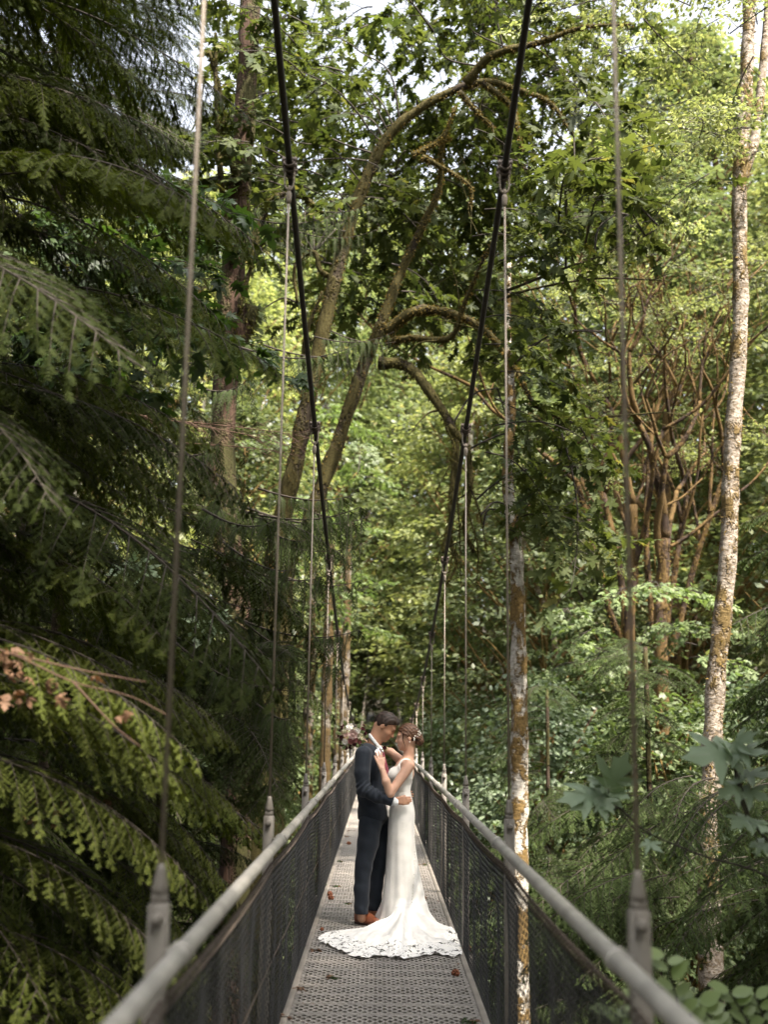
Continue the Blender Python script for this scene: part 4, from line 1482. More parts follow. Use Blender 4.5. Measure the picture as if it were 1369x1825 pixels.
class Head:
    """u forward, v to the camera side, w up, metres, scaled"""
    def __init__(s, c, fwd, s_):
        s.c, s.s = np.array(c), s_
        s.F = unit(np.array(fwd, float))
        s.L = np.array([0, -1.0, 0])
        s.L = unit(s.L - s.F * (s.L @ s.F))
        s.U = np.cross(s.F, s.L) if np.cross(s.F, s.L)[2] > 0 else np.cross(s.L, s.F)
        s.rot = np.stack([s.F, s.L, s.U])

    def at(s, u, v, w):
        return s.c + (s.F * u + s.L * v + s.U * w) * s.s

    def loc(s, p):
        return ((p - s.c) @ s.rot.T) / s.s


def build_head(S, H, fem=False):
    k = H.s
    S.ell(H.at(-.008, 0, .012), np.array([.098, .076, .095]) * k, .02, H.rot)
    S.ell(H.at(.035, 0, -.055), np.array([.062, .058, .062]) * k, .03, H.rot)
    S.ell(H.at(.045, 0, -.088), np.array([.045, .042, .035]) * k, .025, H.rot)
    S.ell(H.at(.074, 0, -.112), np.array([.020, .022, .018]) * k, .02, H.rot)
    S.ell(H.at(.082, 0, .012), np.array([.014, .045, .012]) * k, .02, H.rot)
    S.cap(H.at(.088, 0, -.004), H.at(.112, 0, -.044), .008 * k, .0115 * k, .012)
    for v in (-1, 1):
        S.ell(H.at(.062, v * .040, -.045), np.array([.024, .02, .022]) * k, .02, H.rot)
        S.ell(H.at(.100, v * .010, -.047), np.array([.010, .008, .008]) * k, .006, H.rot)
        S.ell(H.at(-.008, v * .077, -.022), np.array([.017, .008, .030]) * k, .006, H.rot)
    S.ell(H.at(.088, 0, -.074), np.array([.013, .022, .007]) * k, .008, H.rot)
    S.ell(H.at(.086, 0, -.086), np.array([.012, .020, .007]) * k, .008, H.rot)


def hand(S, W, a, c, nrm, sz=1.0, curl=(.15, .45), spread=.08, thumb=1.0, thumb_dir=None, k=.007):
    """W wrist, a palm direction, c from index to little finger, nrm palm facing"""
    a, c, nrm = unit(a), unit(c), unit(nrm)
    lens = (.072, .080, .074, .058)
    for i in range(4):
        o = (i - 1.5)
        K = W + a * (.088 - .006 * abs(o - .3)) * sz + c * o * .0185 * sz
        S.cap(W + c * o * .010 * sz + a * .005, K, .0135 * sz, .0105 * sz, .012)
        d1 = unit(a + c * spread * o + nrm * curl[0])
        d2 = unit(a + c * spread * o + nrm * (curl[0] + curl[1]))
        d3 = unit(a + c * spread * o + nrm * (curl[0] + 2.2 * curl[1]))
        m = K + d1 * lens[i] * .45 * sz
        e = m + d2 * lens[i] * .32 * sz
        S.cap(K, m, .0092 * sz, .0085 * sz, k)
        S.cap(m, e, .0085 * sz, .0078 * sz, .004)
        S.cap(e, e + d3 * lens[i] * .25 * sz, .0076 * sz, .0065 * sz, .004)
    td = unit(thumb_dir if thumb_dir is not None else a * .75 - c * .75 + nrm * .3)
    t0 = W + a * .022 * sz - c * .018 * sz
    t1 = t0 + td * .042 * sz
    S.cap(t0, t1, .0125 * sz, .0105 * sz, .01)
    S.cap(t1, t1 + unit(td + a * .5) * .038 * sz, .0098 * sz, .0078 * sz, .004)


# ---------------------------------------------------------------- groom
man = thing("person", "man in dark navy suit and brown shoes with his arm round the bride's waist", "person", tuple(PZ(655, 1645, 0)), None)
LO, HI = Q(600, 1262, -.42), Q(745, 1262, .42)
lo = np.array([Q(600, 1400)[0], PD - .42, -.02])
hi = np.array([Q(748, 1400)[0], PD + .40, ZQ(1258)])
HM = Head(Q(688, 1292, 0), (math.cos(R(38)), -.10, -math.sin(R(38))), .95)
S = Solid(lo, hi, .006)
build_head(S, HM)
S.cap(HM.at(-.035, 0, -.05), Q(664, 1334), .054, .062, .03)
S.ell(Q(661, 1365), (.09, .17, .17), .04)
S.ell(Q(663, 1420), (.09, .14, .18), .04)
S.cap(Q(652, 1343, -.17), Q(652, 1343, .17), .045, .045, .04)
S.cap(Q(649, 1343, -.20), Q(648, 1403, -.25), .048, .040, .02)
WR = Q(702, 1424, -.235)
S.cap(Q(648, 1403, -.25), WR, .040, .026, .02)
hand(S, WR, (1, -.02, .05), (0, -.15, -1), (.15, .9, 0), .94, (.06, .42), .0, thumb_dir=np.array([.9, .1, .42]))
S.cap(Q(654, 1343, .20), Q(668, 1400, .24), .046, .038, .02)
S.cap(Q(668, 1400, .24), Q(708, 1418, .19), .036, .026, .02)
hand(S, Q(708, 1418, .19), (1, -.25, 0), (0, 0, -1), (.1, -.9, 0), .95, (.1, .35), .05)
for (h, kn, an, dy) in ((660, 650, 645, -.10), (676, 672, 667, .09)):
    S.cap(Q(h, 1462, dy), Q(kn, 1550, dy), .075, .052, .03)
    S.cap(Q(kn, 1550, dy), Q(an, 1632, dy), .052, .036, .02)
body_m = part("body", S.mesh("body", M['skin_m']), man)

# shirt with collar
S = Solid(lo, hi, .007)
S.ell(Q(663, 1366), (.112, .185, .185), .04)
S.ell(Q(664, 1412), (.110, .160, .19), .04)
cc = Q(668.5, 1320)
fv = (Q(679, 1333) - Q(658, 1307)) / 2
ring = [cc + fv * math.cos(a) * .90 + np.array([0, 1, 0]) * math.sin(a) * .059 for a in np.linspace(0, TAU, 17)]
for a_, b_ in zip(ring[:-1], ring[1:]):
    S.cap(a_, b_, .009, .009, .006)
    S.cap(a_ - (0, 0, .016), b_ - (0, 0, .016), .012, .012, .006)
for dy in (-.035, .02):
    S.cap(Q(678, 1331, dy), Q(683, 1339, dy * 1.6 - .02), .012, .007, .008)
S.cap(Q(694, 1422.5, -.232), Q(703, 1425.5, -.235), .0375, .036, .003)
part("shirt", S.mesh("shirt", M['shirt']), man)

# jacket
TW = R(22)
fdir = np.array([math.cos(TW), -math.sin(TW), 0])
ldir = np.array([-math.sin(TW), -math.cos(TW), 0])
S = Solid(lo, hi, .007)
S.ell(Q(660.5, 1366), (.122, .205, .185), .05)
S.ell(Q(662, 1412), (.120, .178, .20), .05)
S.ell(Q(664, 1452), (.128, .19, .13), .05)
S.ell(Q(656, 1339), (.072, .165, .075), .04)
S.cap(Q(650, 1343, -.165), Q(652, 1343, .165), .062, .062, .04)
sl_near = [Q(648, 1343, -.200), Q(646, 1375, -.235), Q(649, 1404, -.255), Q(672, 1415, -.262), Q(698, 1424, -.238)]
for i, (a_, b_) in enumerate(zip(sl_near[:-1], sl_near[1:])):
    rr = (.070, .064, .060, .052, .045)
    S.cap(a_, b_, rr[i], rr[i + 1], .02)
S.cap(Q(654, 1343, .20), Q(668, 1400, .24), .066, .055, .03)
S.cap(Q(668, 1400, .24), Q(703, 1418, .20), .052, .042, .02)
g = S.grid()
rel = g - Q(662, 1400)
uf, vl, z = rel @ fdir, rel @ ldir, g[..., 2]
f = S.f
# creases: sleeve folds near the elbow, pull lines at the waist
near = (g[..., 1] < PD - .17)
sl_ax = (g[..., 0] - Q(647, 1400)[0]) * 1.0 - (z - ZQ(1404)) * .55
f += np.where(near, .0055 * np.sin(sl_ax * 130 + 2.5 * np.sin(z * 30)) * np.exp(-((z - ZQ(1405)) / .075) ** 2), 0).astype(np.float32)
f += (.003 * np.sin(z * 62 + uf * 40 + 3 * np.sin(vl * 14)) * np.exp(-((z - ZQ(1430)) / .09) ** 2)).astype(np.float32)
f = np.maximum(f, ZQ(1460.5) - z)
zb = ZQ(1405)
wedge = np.maximum(np.abs(vl) - (.006 + .36 * np.clip(z - zb, 0, 1)), .070 - uf)
wedge = np.maximum(wedge, zb - z)
f = np.maximum(f, -wedge)
# neck opening
q = (g - cc)
nd = unit(np.array([.35, 0, 1.0]))
rad = np.linalg.norm(q - (q @ nd)[..., None] * nd, axis=-1)
f = np.maximum(f, -(np.maximum(rad - .066, ZQ(1352) - z)))
f = np.maximum(f, -np.maximum(rad - .085, (ZQ(1320) - (g[..., 0] - cc[0]) * 1.1) - z))
cuff = np.maximum(np.abs(g[..., 1] - (PD - .238)) - .08, Q(699.5, 1425)[0] + (z - ZQ(1425)) * .35 - g[..., 0])
f = np.maximum(f, -np.maximum(cuff, -(-.02 - (g[..., 1] - PD + .10)) * 0 + np.abs(z - ZQ(1425)) - .09))
S.f = f.astype(np.float32)
jk = part("jacket", S.mesh("jacket", M['suit']), man)
# lapels: flat folded strips along the opening
for sg in (-1, 1):
    mb = MB()
    pts = []
    for t in np.linspace(0, 1, 9):
        zz = zb + .005 + (ZQ(1326) - zb) * t
        w_in = sg * (.006 + .36 * (zz - zb)) * (1 if t < .8 else 1)
        wid = .058 * math.sin(math.pi * min(1, .15 + .8 * t)) ** .8
        front = .128 - .55 * max(0, t - .45) * .16 - .4 * t * abs(w_in)
        for q_ in (0, .5, 1):
            v = w_in + sg * wid * q_
            pts.append(Q(662, 1400) * np.array([1, 1, 0]) + fdir * (front - .9 * v * v * 3 + .008 * math.sin(math.pi * q_)) + ldir * v + np.array([0, 0, zz]))
    n = 9
    fc = [(i * 3 + j, i * 3 + j + 1, i * 3 + j + 4, i * 3 + j + 3) for i in range(n - 1) for j in (0, 1)]
    mb.add(pts, fc)
    part("lapel", mb.mesh("lapel", M['suit']), man)
# tie
S = Solid(lo, hi, .005)
t0, t1, t2 = Q(679, 1335, -.04), Q(684, 1346, -.06), Q(690, 1385, -.05)
S.cap(t0, t0 + (t1 - t0) * .5, .018, .014, .004)
S.cap(t1 - (t1 - t0) * .4, t2, .015, .03, .006)
part("tie", S.mesh("tie", M['tie']), man)

# trousers
S = Solid(lo, hi, .007)
S.ell(Q(664, 1452), (.115, .17, .12), .04)
for (pts, dy) in (([(660, 1466), (656, 1500), (648.5, 1538), (645, 1580), (644.5, 1632)], -.105), ([(674, 1466), (677, 1500), (674.5, 1538), (669, 1580), (666, 1626)], .095)):
    rr = (.098, .088, .072, .064, .058)
    for i in range(4):
        S.cap(Q(*pts[i], dy), Q(*pts[i + 1], dy), rr[i], rr[i + 1], .03 if i == 0 else .02)
g = S.grid()
z = g[..., 2]
f = S.f
f += (.0045 * np.sin(z * 48 + (g[..., 0]) * 35 + g[..., 1] * 18) * (np.exp(-((z - ZQ(1618)) / .09) ** 2) + .55 * np.exp(-((z - ZQ(1545)) / .10) ** 2) + .45 * np.exp(-((z - ZQ(1478)) / .06) ** 2))).astype(np.float32)
S.f = np.maximum(f, .098 - z).astype(np.float32)
part("trousers", S.mesh("trousers", M['suit']), man)

# shoes
for (hx, hy, tx, ty) in ((641, 1645, 667, 1650.5), (662, 1636, 677, 1638)):
    S = Solid(lo, np.array([hi[0], hi[1], .2]), .005)
    hp, tp_ = PZ(hx, hy, 0), PZ(tx, ty, 0)
    dr = unit(tp_ - hp)
    tp_ = hp + dr * .21
    S.cap(hp + (0, 0, .045), hp + (0, 0, .09), .042, .046, .02)
    S.cap(hp + (0, 0, .042), hp + dr * .10 + (0, 0, .045), .040, .046, .03)
    S.cap(hp + dr * .06 + (0, 0, .075), hp + dr * .14 + (0, 0, .045), .032, .036, .03)
    S.cap(hp + dr * .10 + (0, 0, .042), tp_ + (0, 0, .034), .045, .036, .03)
    S.f = np.maximum(S.f, .018 - S.grid()[..., 2]).astype(np.float32)
    so = part("shoe", S.mesh("shoe", M['shoe']), man)
    S = Solid(lo, np.array([hi[0], hi[1], .12]), .005)
    S.cap(hp + (0, 0, .012), tp_ + (0, 0, .012), .047, .041, .01)
    zz = S.grid()[..., 2]
    S.f = np.maximum(np.maximum(S.f, .002 - zz), zz - .02).astype(np.float32)
    part("sole", S.mesh("sole", M['sole']), so)
    for q_ in range(4):
        c_ = hp + dr * (.085 + .018 * q_) + np.array([0, 0, .105 - .009 * q_])
        sd_ = np.array([-dr[1], dr[0], 0])
        part("lace", MB().tube([c_ - sd_ * .022 - (0, 0, .008), c_ + (0, 0, .002), c_ + sd_ * .022 - (0, 0, .008)], .003, 5).mesh("lace", M['lacecord']), so)

# hair, brow, eye
S = Solid(HM.c - .17, HM.c + .17, .004)
S.ell(HM.at(-.010, 0, .018), np.array([.109, .086, .103]) * HM.s, .01, HM.rot)
S.ell(HM.at(.040, 0, .080), np.array([.048, .060, .030]) * HM.s, .03, HM.rot)
for q_ in range(14):          # tousled locks on top
    a_ = RNG.uniform(-.05, .05)
    u_ = RNG.uniform(-.06, .07)
    p0_ = HM.at(u_, a_, .095 - 4.5 * u_ * u_)
    S.cap(p0_, HM.at(u_ + .026, a_ + RNG.normal(0, .012), .103 - 5.5 * (u_ + .026) ** 2), .010, .004, .008)
g = S.grid()
l = HM.loc(g)
S.f += (.0022 * np.sin(l[..., 1] * 260 + 6 * np.sin(l[..., 0] * 30)) + .0025 * np.sin(l[..., 0] * 90 + l[..., 1] * 60)).astype(np.float32)
hl = .002 + .62 * l[..., 0] + .25 * np.clip(l[..., 0] - .03, 0, 1)
hl = np.where(l[..., 0] < -.03, -.062 + .6 * (l[..., 0] + .03) * .2, hl)
side_ = np.where((np.abs(l[..., 1]) > .05) & (l[..., 0] > -.005) & (l[..., 0] < .018), -.012, 9.0)
hl = np.minimum(hl, side_)
S.f = np.maximum(S.f, (hl - l[..., 2]) * HM.s).astype(np.float32)
part("hair", S.mesh("hair", M['hair_m']), man)
for v in (-1, 1):
    part("eyebrow", MB().tube([HM.at(.088, v * .016, .014), HM.at(.086, v * .034, .020), HM.at(.074, v * .052, .014)], [.004, .0045, .002], 6).mesh("eyebrow", M['hair_m']), man)
    part("eyelid", MB().tube([HM.at(.086, v * .020, -.008), HM.at(.084, v * .032, -.011), HM.at(.074, v * .046, -.008)], [.0025, .003, .002], 6).mesh("eyelid", M['hair_m']), man)
part("lips", MB().tube([HM.at(.086, -.024, -.079), HM.at(.100, 0, -.080), HM.at(.086, .024, -.079)], [.002, .0055, .002], 6).mesh("lips", M['lip']), man)

# ---------------------------------------------------------------- bride
bride = thing("person", "bride in long ivory gown with lace train, one hand on the man's chest", "person", tuple(PZ(720, 1640, 0)))
lo2 = np.array([Q(628, 1400)[0], PD - .42, -.02])
hi2 = np.array([Q(770, 1400)[0], PD + .40, ZQ(1276)])
HB = Head(Q(726, 1311, -.01), (-.985, -.12, -.10), .90)


def torso(S, e=0.0):
    S.ell(Q(720, 1376), (.088 + e, .132 + e, .11 + e), .04)
    for dy in (-.062, .062):
        S.ell(Q(704, 1381, dy), (.056 + e, .058 + e, .058 + e), .04)
    S.ell(Q(715.5, 1408), (.070 + e, .112 + e, .11 + e), .05)
    S.ell(Q(716.5, 1448), (.100 + e, .155 + e, .13 + e), .05)
    S.cap(Q(724, 1362, -.125), Q(723, 1361, .125), .042 + e, .042 + e, .05)


S = Solid(lo2, hi2, .006)
build_head(S, HB, True)
S.cap(HB.at(-.030, 0, -.05), Q(727, 1356), .043, .050, .03)
torso(S)
S.cap(Q(729, 1363, -.155), Q(694.5, 1411, -.262), .046, .035, .025)
S.cap(Q(694.5, 1411, -.262), Q(688, 1390, -.275), .035, .034, .015)
S.cap(Q(688, 1390, -.275), Q(681, 1368, -.245), .034, .0235, .015)
hand(S, Q(681, 1368, -.245), (-.32, .22, 1), (-.5, -.2, -.2), (.2, 1, 0), .92, (.02, .12), .10, thumb_dir=np.array([.2, .3, .9]))
S.cap(Q(717, 1358, .15), Q(697, 1341, .21), .043, .034, .025)
S.cap(Q(697, 1341, .21), Q(660, 1328, .17), .033, .024, .015)
hand(S, Q(657, 1327, .165), (-1, -.35, .05), (0, .2, -1), (0, -1, 0), .9, (.3, .8), .03)
for dy in (-.08, .08):
    S.cap(Q(716, 1460, dy), Q(715, 1550, dy), .075, .05, .03)
    S.cap(Q(715, 1550, dy), Q(716, 1642, dy), .05, .034, .02)
    S.cap(Q(716, 1642, dy), Q(700, 1646, dy), .03, .025, .02)
part("body", S.mesh("body", M['skin_w']), bride)

# bodice
S = Solid(lo2, hi2, .006)
torso(S, .008)
g = S.grid()
x, y_, z = g[..., 0], g[..., 1] - PD, g[..., 2]
ztop = ZQ(1380) + np.clip(np.abs(y_ - .0) / .095, 0, 1) * .085 - np.clip(np.abs(y_) - .12, 0, 1) * 2.5
xb = Q(735, 1400)[0] + np.clip((ZQ(1404) - z), 0, .1) * 2.0
G = np.maximum(z - ztop, x - xb)
strap = np.maximum(np.abs(np.abs(y_) - .100) - .011, ZQ(1390) - z)
G = np.minimum(G, strap)
S.f = np.maximum(np.maximum(S.f, G), ZQ(1416) - z).astype(np.float32)
part("bodice", S.mesh("bodice", M['dress']), bride)

# skirt and train
PB = np.array([.17, 9.78, 0])
ctr = PB
NA = 288
ang = np.arange(NA) * TAU / NA
lv = [(1409, 699, 731.5, .113), (1420, 697, 734, .125), (1434, 695, 737.5, .147), (1448, 693.5, 739.5, .165), (1473, 691.5, 738, .17), (1500, 690, 739.5, .165), (1520, 689, 742, .165), (1538, 688, 745, .17), (1556, 686.5, 748, .175), (1575, 684.5, 752, .182), (1592, 682.5, 755.5, .19), (1606, 681, 758.5, .197)]
rings = []
for (py, xl, xr, hy) in lv:
    c_ = (Q(xl, py) + Q(xr, py)) / 2
    hx = (Q(xr, py) - Q(xl, py))[0] / 2
    fold = 1 + (.020 * np.sin(ang * 7 + 1.0) + .014 * np.sin(ang * 13)) * np.clip((py - 1440) / 130, 0, 1)
    rings.append(np.stack([c_[0] + hx * np.cos(ang) * fold, c_[1] - .03 + hy * np.sin(ang) * fold, np.full(NA, c_[2])], -1))
hem_px = [(768, 1643), (790, 1650), (815, 1661), (827, 1678), (828, 1692), (812, 1706), (782, 1701), (750, 1706), (720, 1709), (685, 1704), (662, 1706), (645, 1711), (627, 1704), (614, 1696), (598, 1690), (577, 1681), (569, 1668), (592, 1659.5), (622, 1656), (664, 1651)]
hw = np.array([PZ(a, b, .01) for a, b in hem_px])
rel = hw[:, :2] - ctr[:2]
ha = np.mod(np.arctan2(rel[:, 1], rel[:, 0]), TAU)
hr = np.hypot(rel[:, 0], rel[:, 1])
ha = np.concatenate([ha, np.radians([185, 150, 90, 60])])
hr = np.concatenate([hr, [.21, .21, .24, .26]])
o = np.argsort(ha)
hem = np.interp(ang, ha[o], hr[o], period=TAU)
hem *= 1 + .010 * np.abs(np.sin(ang * 48)) + .012 * np.sin(ang * 19 + 1)
last = rings[-1]
rx_, ry_ = last[:, 0] - ctr[0], last[:, 1] - ctr[1]
r0 = np.interp(ang, np.sort(np.mod(np.arctan2(ry_, rx_), TAU)), np.hypot(rx_, ry_)[np.argsort(np.mod(np.arctan2(ry_, rx_), TAU))], period=TAU)
rings[-1] = np.stack([ctr[0] + r0 * np.cos(ang), ctr[1] + r0 * np.sin(ang), last[:, 2]], -1)
z0_ = last[0, 2]
rc = r0 * 1.32
hm = np.maximum(hem, r0 * 1.25)
NS = 40
big = np.clip((hm - .35) / .5, 0, 1)
flat = np.exp(-((np.degrees(ang) - 212) / 25.0) ** 2)
rc = rc * (1 - .22 * flat)
for i in range(1, NS + 1):
    s_ = (i / NS)
    rr = (1 - s_) ** 2 * r0 + 2 * s_ * (1 - s_) * rc + s_ ** 2 * hm
    zz = (1 - s_) ** 2 * z0_ + 2 * s_ * (1 - s_) * .01
    zz = zz * (1 - flat) + flat * z0_ * (1 - s_) ** 9
    env = math.sin(math.pi * min(1, s_ * 1.05)) * np.clip(s_ * 2, 0, 1)
    ridge = np.sin(ang * 11 + .8 * np.sin(ang * 3)) * .5 + .5
    lift = env * big * (.055 * ridge ** 2 + .022 * (np.sin(ang * 23 + 3 * s_) * .5 + .5))
    rip = (.020 * np.sin(ang * 31 + s_ * 17) * np.sin(s_ * 31 + ang * 9) + .013 * np.sin(ang * 57 - s_ * 25)) * np.clip((s_ - .55) * 4, 0, 1) * (.3 + .7 * big)
    wig = .018 * np.sin(ang * 9 + 2.0) * env
    lift = lift * (1 - flat)
    rip = rip * (1 - .75 * flat)
    rings.append(np.stack([ctr[0] + (rr + wig) * np.cos(ang), ctr[1] + (rr + wig) * np.sin(ang), np.maximum(.010, zz + .012 + lift + np.abs(rip))], -1))
mb = MB()
V = np.array(rings)
V[..., 0] = np.minimum(V[..., 0], HW + .03)
nr = len(rings)
i = np.arange(nr - 1)[:, None] * NA
j = np.arange(NA)[None]
q_ = np.stack([i + j, i + (j + 1) % NA, i + NA + (j + 1) % NA, i + NA + j], -1)
nl = nr - 8
mb.add(V.reshape(-1, 3), q_[:nl].reshape(-1, 4), 0)
part("skirt", mb.mesh("skirt", M['dress']), bride)
mb = MB().add(V[nl:].reshape(-1, 3), np.stack([i[:7] + j, i[:7] + (j + 1) % NA, i[:7] + NA + (j + 1) % NA, i[:7] + NA + j], -1).reshape(-1, 4))
part("lace_train", mb.mesh("lace_train", M['lace']), bride)
btn = MB().sphere((0, 0, 0), .0052, 6, 4).mesh("button", M['pearl'])
bp = smooth_path([Q(731, 1411, -.02), Q(735, 1428, -.05), Q(739, 1450, -.07), Q(738, 1475, -.085), Q(738.5, 1505, -.10), Q(738, 1535, -.12), Q(736, 1570, -.14), Q(733, 1600, -.17)], 6)
for k in range(len(bp)):
    p_ = bp[k]
    # seat the button on the skirt side facing the camera
    zi = np.argmin(np.abs(V[:, 0, 2] - p_[2]) + (np.arange(nr) > 20))
    rg = V[zi]
    m_ = rg[rg[:, 1] < rg[:, 1].mean()]
    p_[1] = m_[np.argmin(np.abs(m_[:, 0] - p_[0])), 1] - .003
    part("button", btn, bride, mat4=Matrix.Translation(p_))

# hair with low bun
S = Solid(HB.c - .19, HB.c + .19, .004)
S.ell(HB.at(-.014, 0, .020), np.array([.108, .087, .101]) * HB.s, .02, HB.rot)
S.ell(HB.at(-.095, 0, -.025), np.array([.050, .058, .050]) * HB.s, .03, HB.rot)
S.ell(HB.at(-.108, .012, -.062), np.array([.045, .052, .040]) * HB.s, .015, HB.rot)
S.ell(HB.at(-.125, .0, -.05), np.array([.028, .04, .034]) * HB.s, .01, HB.rot)
for q_ in range(9):
    a_ = HB.at(.055 - .018 * q_, .070 + .008 * math.sin(q_ * .9), .030 - .007 * q_)
    b_ = HB.at(.037 - .018 * q_, .076 + .008 * math.sin(q_ * .9 + .9), .018 - .007 * q_)
    S.cap(a_, b_, .012 * (1.15 if q_ % 2 else .9), .009, .006)
g = S.grid()
l = HB.loc(g)
S.f += (.0014 * np.sin(l[..., 2] * 230 + l[..., 0] * 120 + 5 * np.sin(l[..., 0] * 40)) + .0013 * np.sin(l[..., 0] * 190 - l[..., 2] * 120 + l[..., 1] * 90)).astype(np.float32)
hl = -.028 + .85 * np.clip(l[..., 0] + .012, 0, 1)
hl = np.where(l[..., 0] < -.02, -.20, hl)
S.f = np.maximum(S.f, (hl - l[..., 2]) * HB.s).astype(np.float32)
S.cap(HB.at(.045, .062, .03), HB.at(.056, .066, -.03), .006, .005, .01)
S.cap(HB.at(.056, .066, -.03), HB.at(.040, .066, -.085), .005, .003, .004)
S.cap(HB.at(.040, .066, -.085), HB.at(.048, .064, -.12), .003, .002, .003)
part("hair", S.mesh("hair", M['hair_w']), bride)
for v in (-1, 1):
    part("eyebrow", MB().tube([HB.at(.088, v * .016, .014), HB.at(.085, v * .034, .019), HB.at(.074, v * .05, .013)], [.003, .003, .0015], 6).mesh("eyebrow", M['hair_w']), bride)
    part("eyelash", MB().tube([HB.at(.087, v * .020, -.008), HB.at(.084, v * .032, -.012), HB.at(.073, v * .046, -.009)], [.002, .0028, .0015], 6).mesh("eyelash", M['hair_m']), bride)
part("lips", MB().tube([HB.at(.086, -.022, -.079), HB.at(.100, 0, -.080), HB.at(.086, .022, -.079)], [.002, .006, .002], 6).mesh("lips", M['lip']), bride)
part("earring", MB().sphere(HB.at(-.006, .084, -.058), .006, 8, 6).mesh("earring", M['pearl']), bride)
comb = thing("hair_comb", "small comb of white pearl blossoms pinned above the bride's low bun", "hair comb", tuple(HB.at(-.09, .085, .0)))
fl = MB()
for a in range(5):
    fl.sphere((.0055 * math.cos(a * TAU / 5), 0, .0055 * math.sin(a * TAU / 5)), (.004, .002, .004), 6, 4)
fl = fl.mesh("blossom", M['pearl'])
for k in range(17):
    t = k / 16
    c_ = HB.at(-.085 - .035 * math.sin(t * 5), .080 - .012 * abs(math.sin(t * 3)), .045 - .085 * t + .012 * math.cos(k * 2.1))
    part("blossom", fl, comb, mat4=Matrix.Translation(c_ - np.array([0, .008, 0])) @ Matrix.Scale(RNG.uniform(.4, .8), 4))

# bouquet
FLC = {'white': (.84, .79, .74), 'blush': (.74, .52, .48), 'mauve': (.38, .15, .15), 'burgundy': (.085, .012, .018), 'cream': (.66, .60, .45)}
for k_, c_ in FLC.items():
    M['fl_' + k_] = leaf_mat("petal_" + k_, tuple(x * .85 for x in c_), c_, trans=.2, rough=.6, tcol=(1, 1, 1))
M['fl_green'] = leaf_mat("bouquet_leaf", (.09, .12, .04), (.2, .24, .1), trans=.25, tcol=(1.3, 1.3, .7))


def flower_mesh(name, mat, full=True):
    mb = MB()
    mb.sphere((0, 0, .2), (.5, .5, .45), 8, 5)
    for ring_, (n, tilt, ln) in enumerate(((4, 1.25, .75), (6, .85, .95), (7, .35, 1.1))[: 3 if full else 2]):
        for k in range(n):
            a = k * TAU / n + ring_ * .5
            o = np.array([math.cos(a), math.sin(a), 0])
            s_ = np.array([-math.sin(a), math.cos(a), 0])
            d = o * math.cos(tilt) + np.array([0, 0, 1]) * math.sin(tilt)
            v = [o * .12 + d * ln * f_ + s_ * w_ * ln * .45 * math.sin(math.pi * (.2 + .7 * f_)) + np.array([0, 0, .10 * (1 - abs(w_)) * -1]) for f_ in (0, .4, .75, 1) for w_ in (-1, 0, 1)]
            mb.add(v, [(i * 3 + j, i * 3 + j + 1, i * 3 + j + 4, i * 3 + j + 3) for i in range(3) for j in (0, 1)])
    return mb.mesh(name, M[mat])


FM = {k_: flower_mesh("flower", 'fl_' + k_) for k_ in FLC}
bq = thing("bouquet", "round bridal bouquet of white, blush and burgundy flowers behind the man's shoulder", "bouquet", tuple(Q(640, 1322, .08)))
BC = Q(629, 1311, .04)


def put(mesh, px, py, dy, s_, name="flower", out=None):
    p_ = Q(px, py, dy)
    z_ = unit(p_ - BC + np.array([0, -.05, .01])) if out is None else out
    x_ = unit(np.cross(z_, [.3, .2, 1]))
    y2 = np.cross(z_, x_)
    part(name, mesh, bq, mat4=Matrix(((x_[0] * s_, y2[0] * s_, z_[0] * s_, p_[0]), (x_[1] * s_, y2[1] * s_, z_[1] * s_, p_[1]), (x_[2] * s_, y2[2] * s_, z_[2] * s_, p_[2]), (0, 0, 0, 1))))


for (c_, px, py, dy, s_) in (('white', 624, 1296, -.05, .031), ('blush', 629.5, 1309, -.09, .038), ('white', 616, 1321, -.07, .026), ('mauve', 626, 1320, -.07, .026), ('mauve', 633, 1318, -.07, .024), ('cream', 639, 1311, -.06, .022), ('cream', 616, 1302, -.05, .022), ('cream', 634, 1300, -.045, .02), ('burgundy', 609, 1298, .0, .022), ('burgundy', 606, 1306, 0, .022), ('burgundy', 610, 1315, -.02, .024), ('burgundy', 609, 1325, 0, .024), ('burgundy', 616, 1330, -.02, .026), ('burgundy', 646, 1300, 0, .022), ('burgundy', 650, 1306, 0, .02), ('burgundy', 648, 1293, .02, .014), ('cream', 645, 1315, -.05, .016), ('burgundy', 625, 1330, -.03, .02), ('cream', 629, 1330, -.04, .015), ('mauve', 641, 1322, -.05, .018), ('blush', 617, 1309, -.055, .020), ('white', 637, 1303, -.08, .023), ('cream', 650, 1314, -.02, .013), ('burgundy', 613, 1293, .02, .016), ('cream', 620, 1327, -.05, .013), ('burgundy', 632, 1325, -.06, .018), ('cream', 644, 1308, -.05, .014), ('burgundy', 603, 1312, .02, .014)):
    put(FM[c_], px, py, dy, s_)
lf = MB().add(OV_V, OV_F).mesh("leaf", M['fl_green'])
for k in range(38):
    a = RNG.uniform(0, TAU)
    rr = RNG.uniform(12, 24)
    px, py = 628 + rr * math.cos(a), 1312 + rr * math.sin(a) * .85
    o_ = unit(np.array([math.cos(a), RNG.uniform(-.9, .2), -math.sin(a)]))
    p_ = Q(px, py, RNG.uniform(-.05, .03))
    part("leaf", lf, bq, mat4=mat_from(p_, np.cross(o_, [0, -1, .2]) + .01, o_, RNG.uniform(.03, .06)) @ Matrix.Rotation(R(90), 4, 'X'))
st = MB()
for k in range(7):
    st.tube([BC + RNG.normal(0, .02, 3), Q(642, 1322, .10) + RNG.normal(0, .006, 3), Q(655, 1331, .15) + RNG.normal(0, .012, 3)], .004, 5)
part("stems", st.mesh("stems", M['fl_green']), bq, kind="stuff")
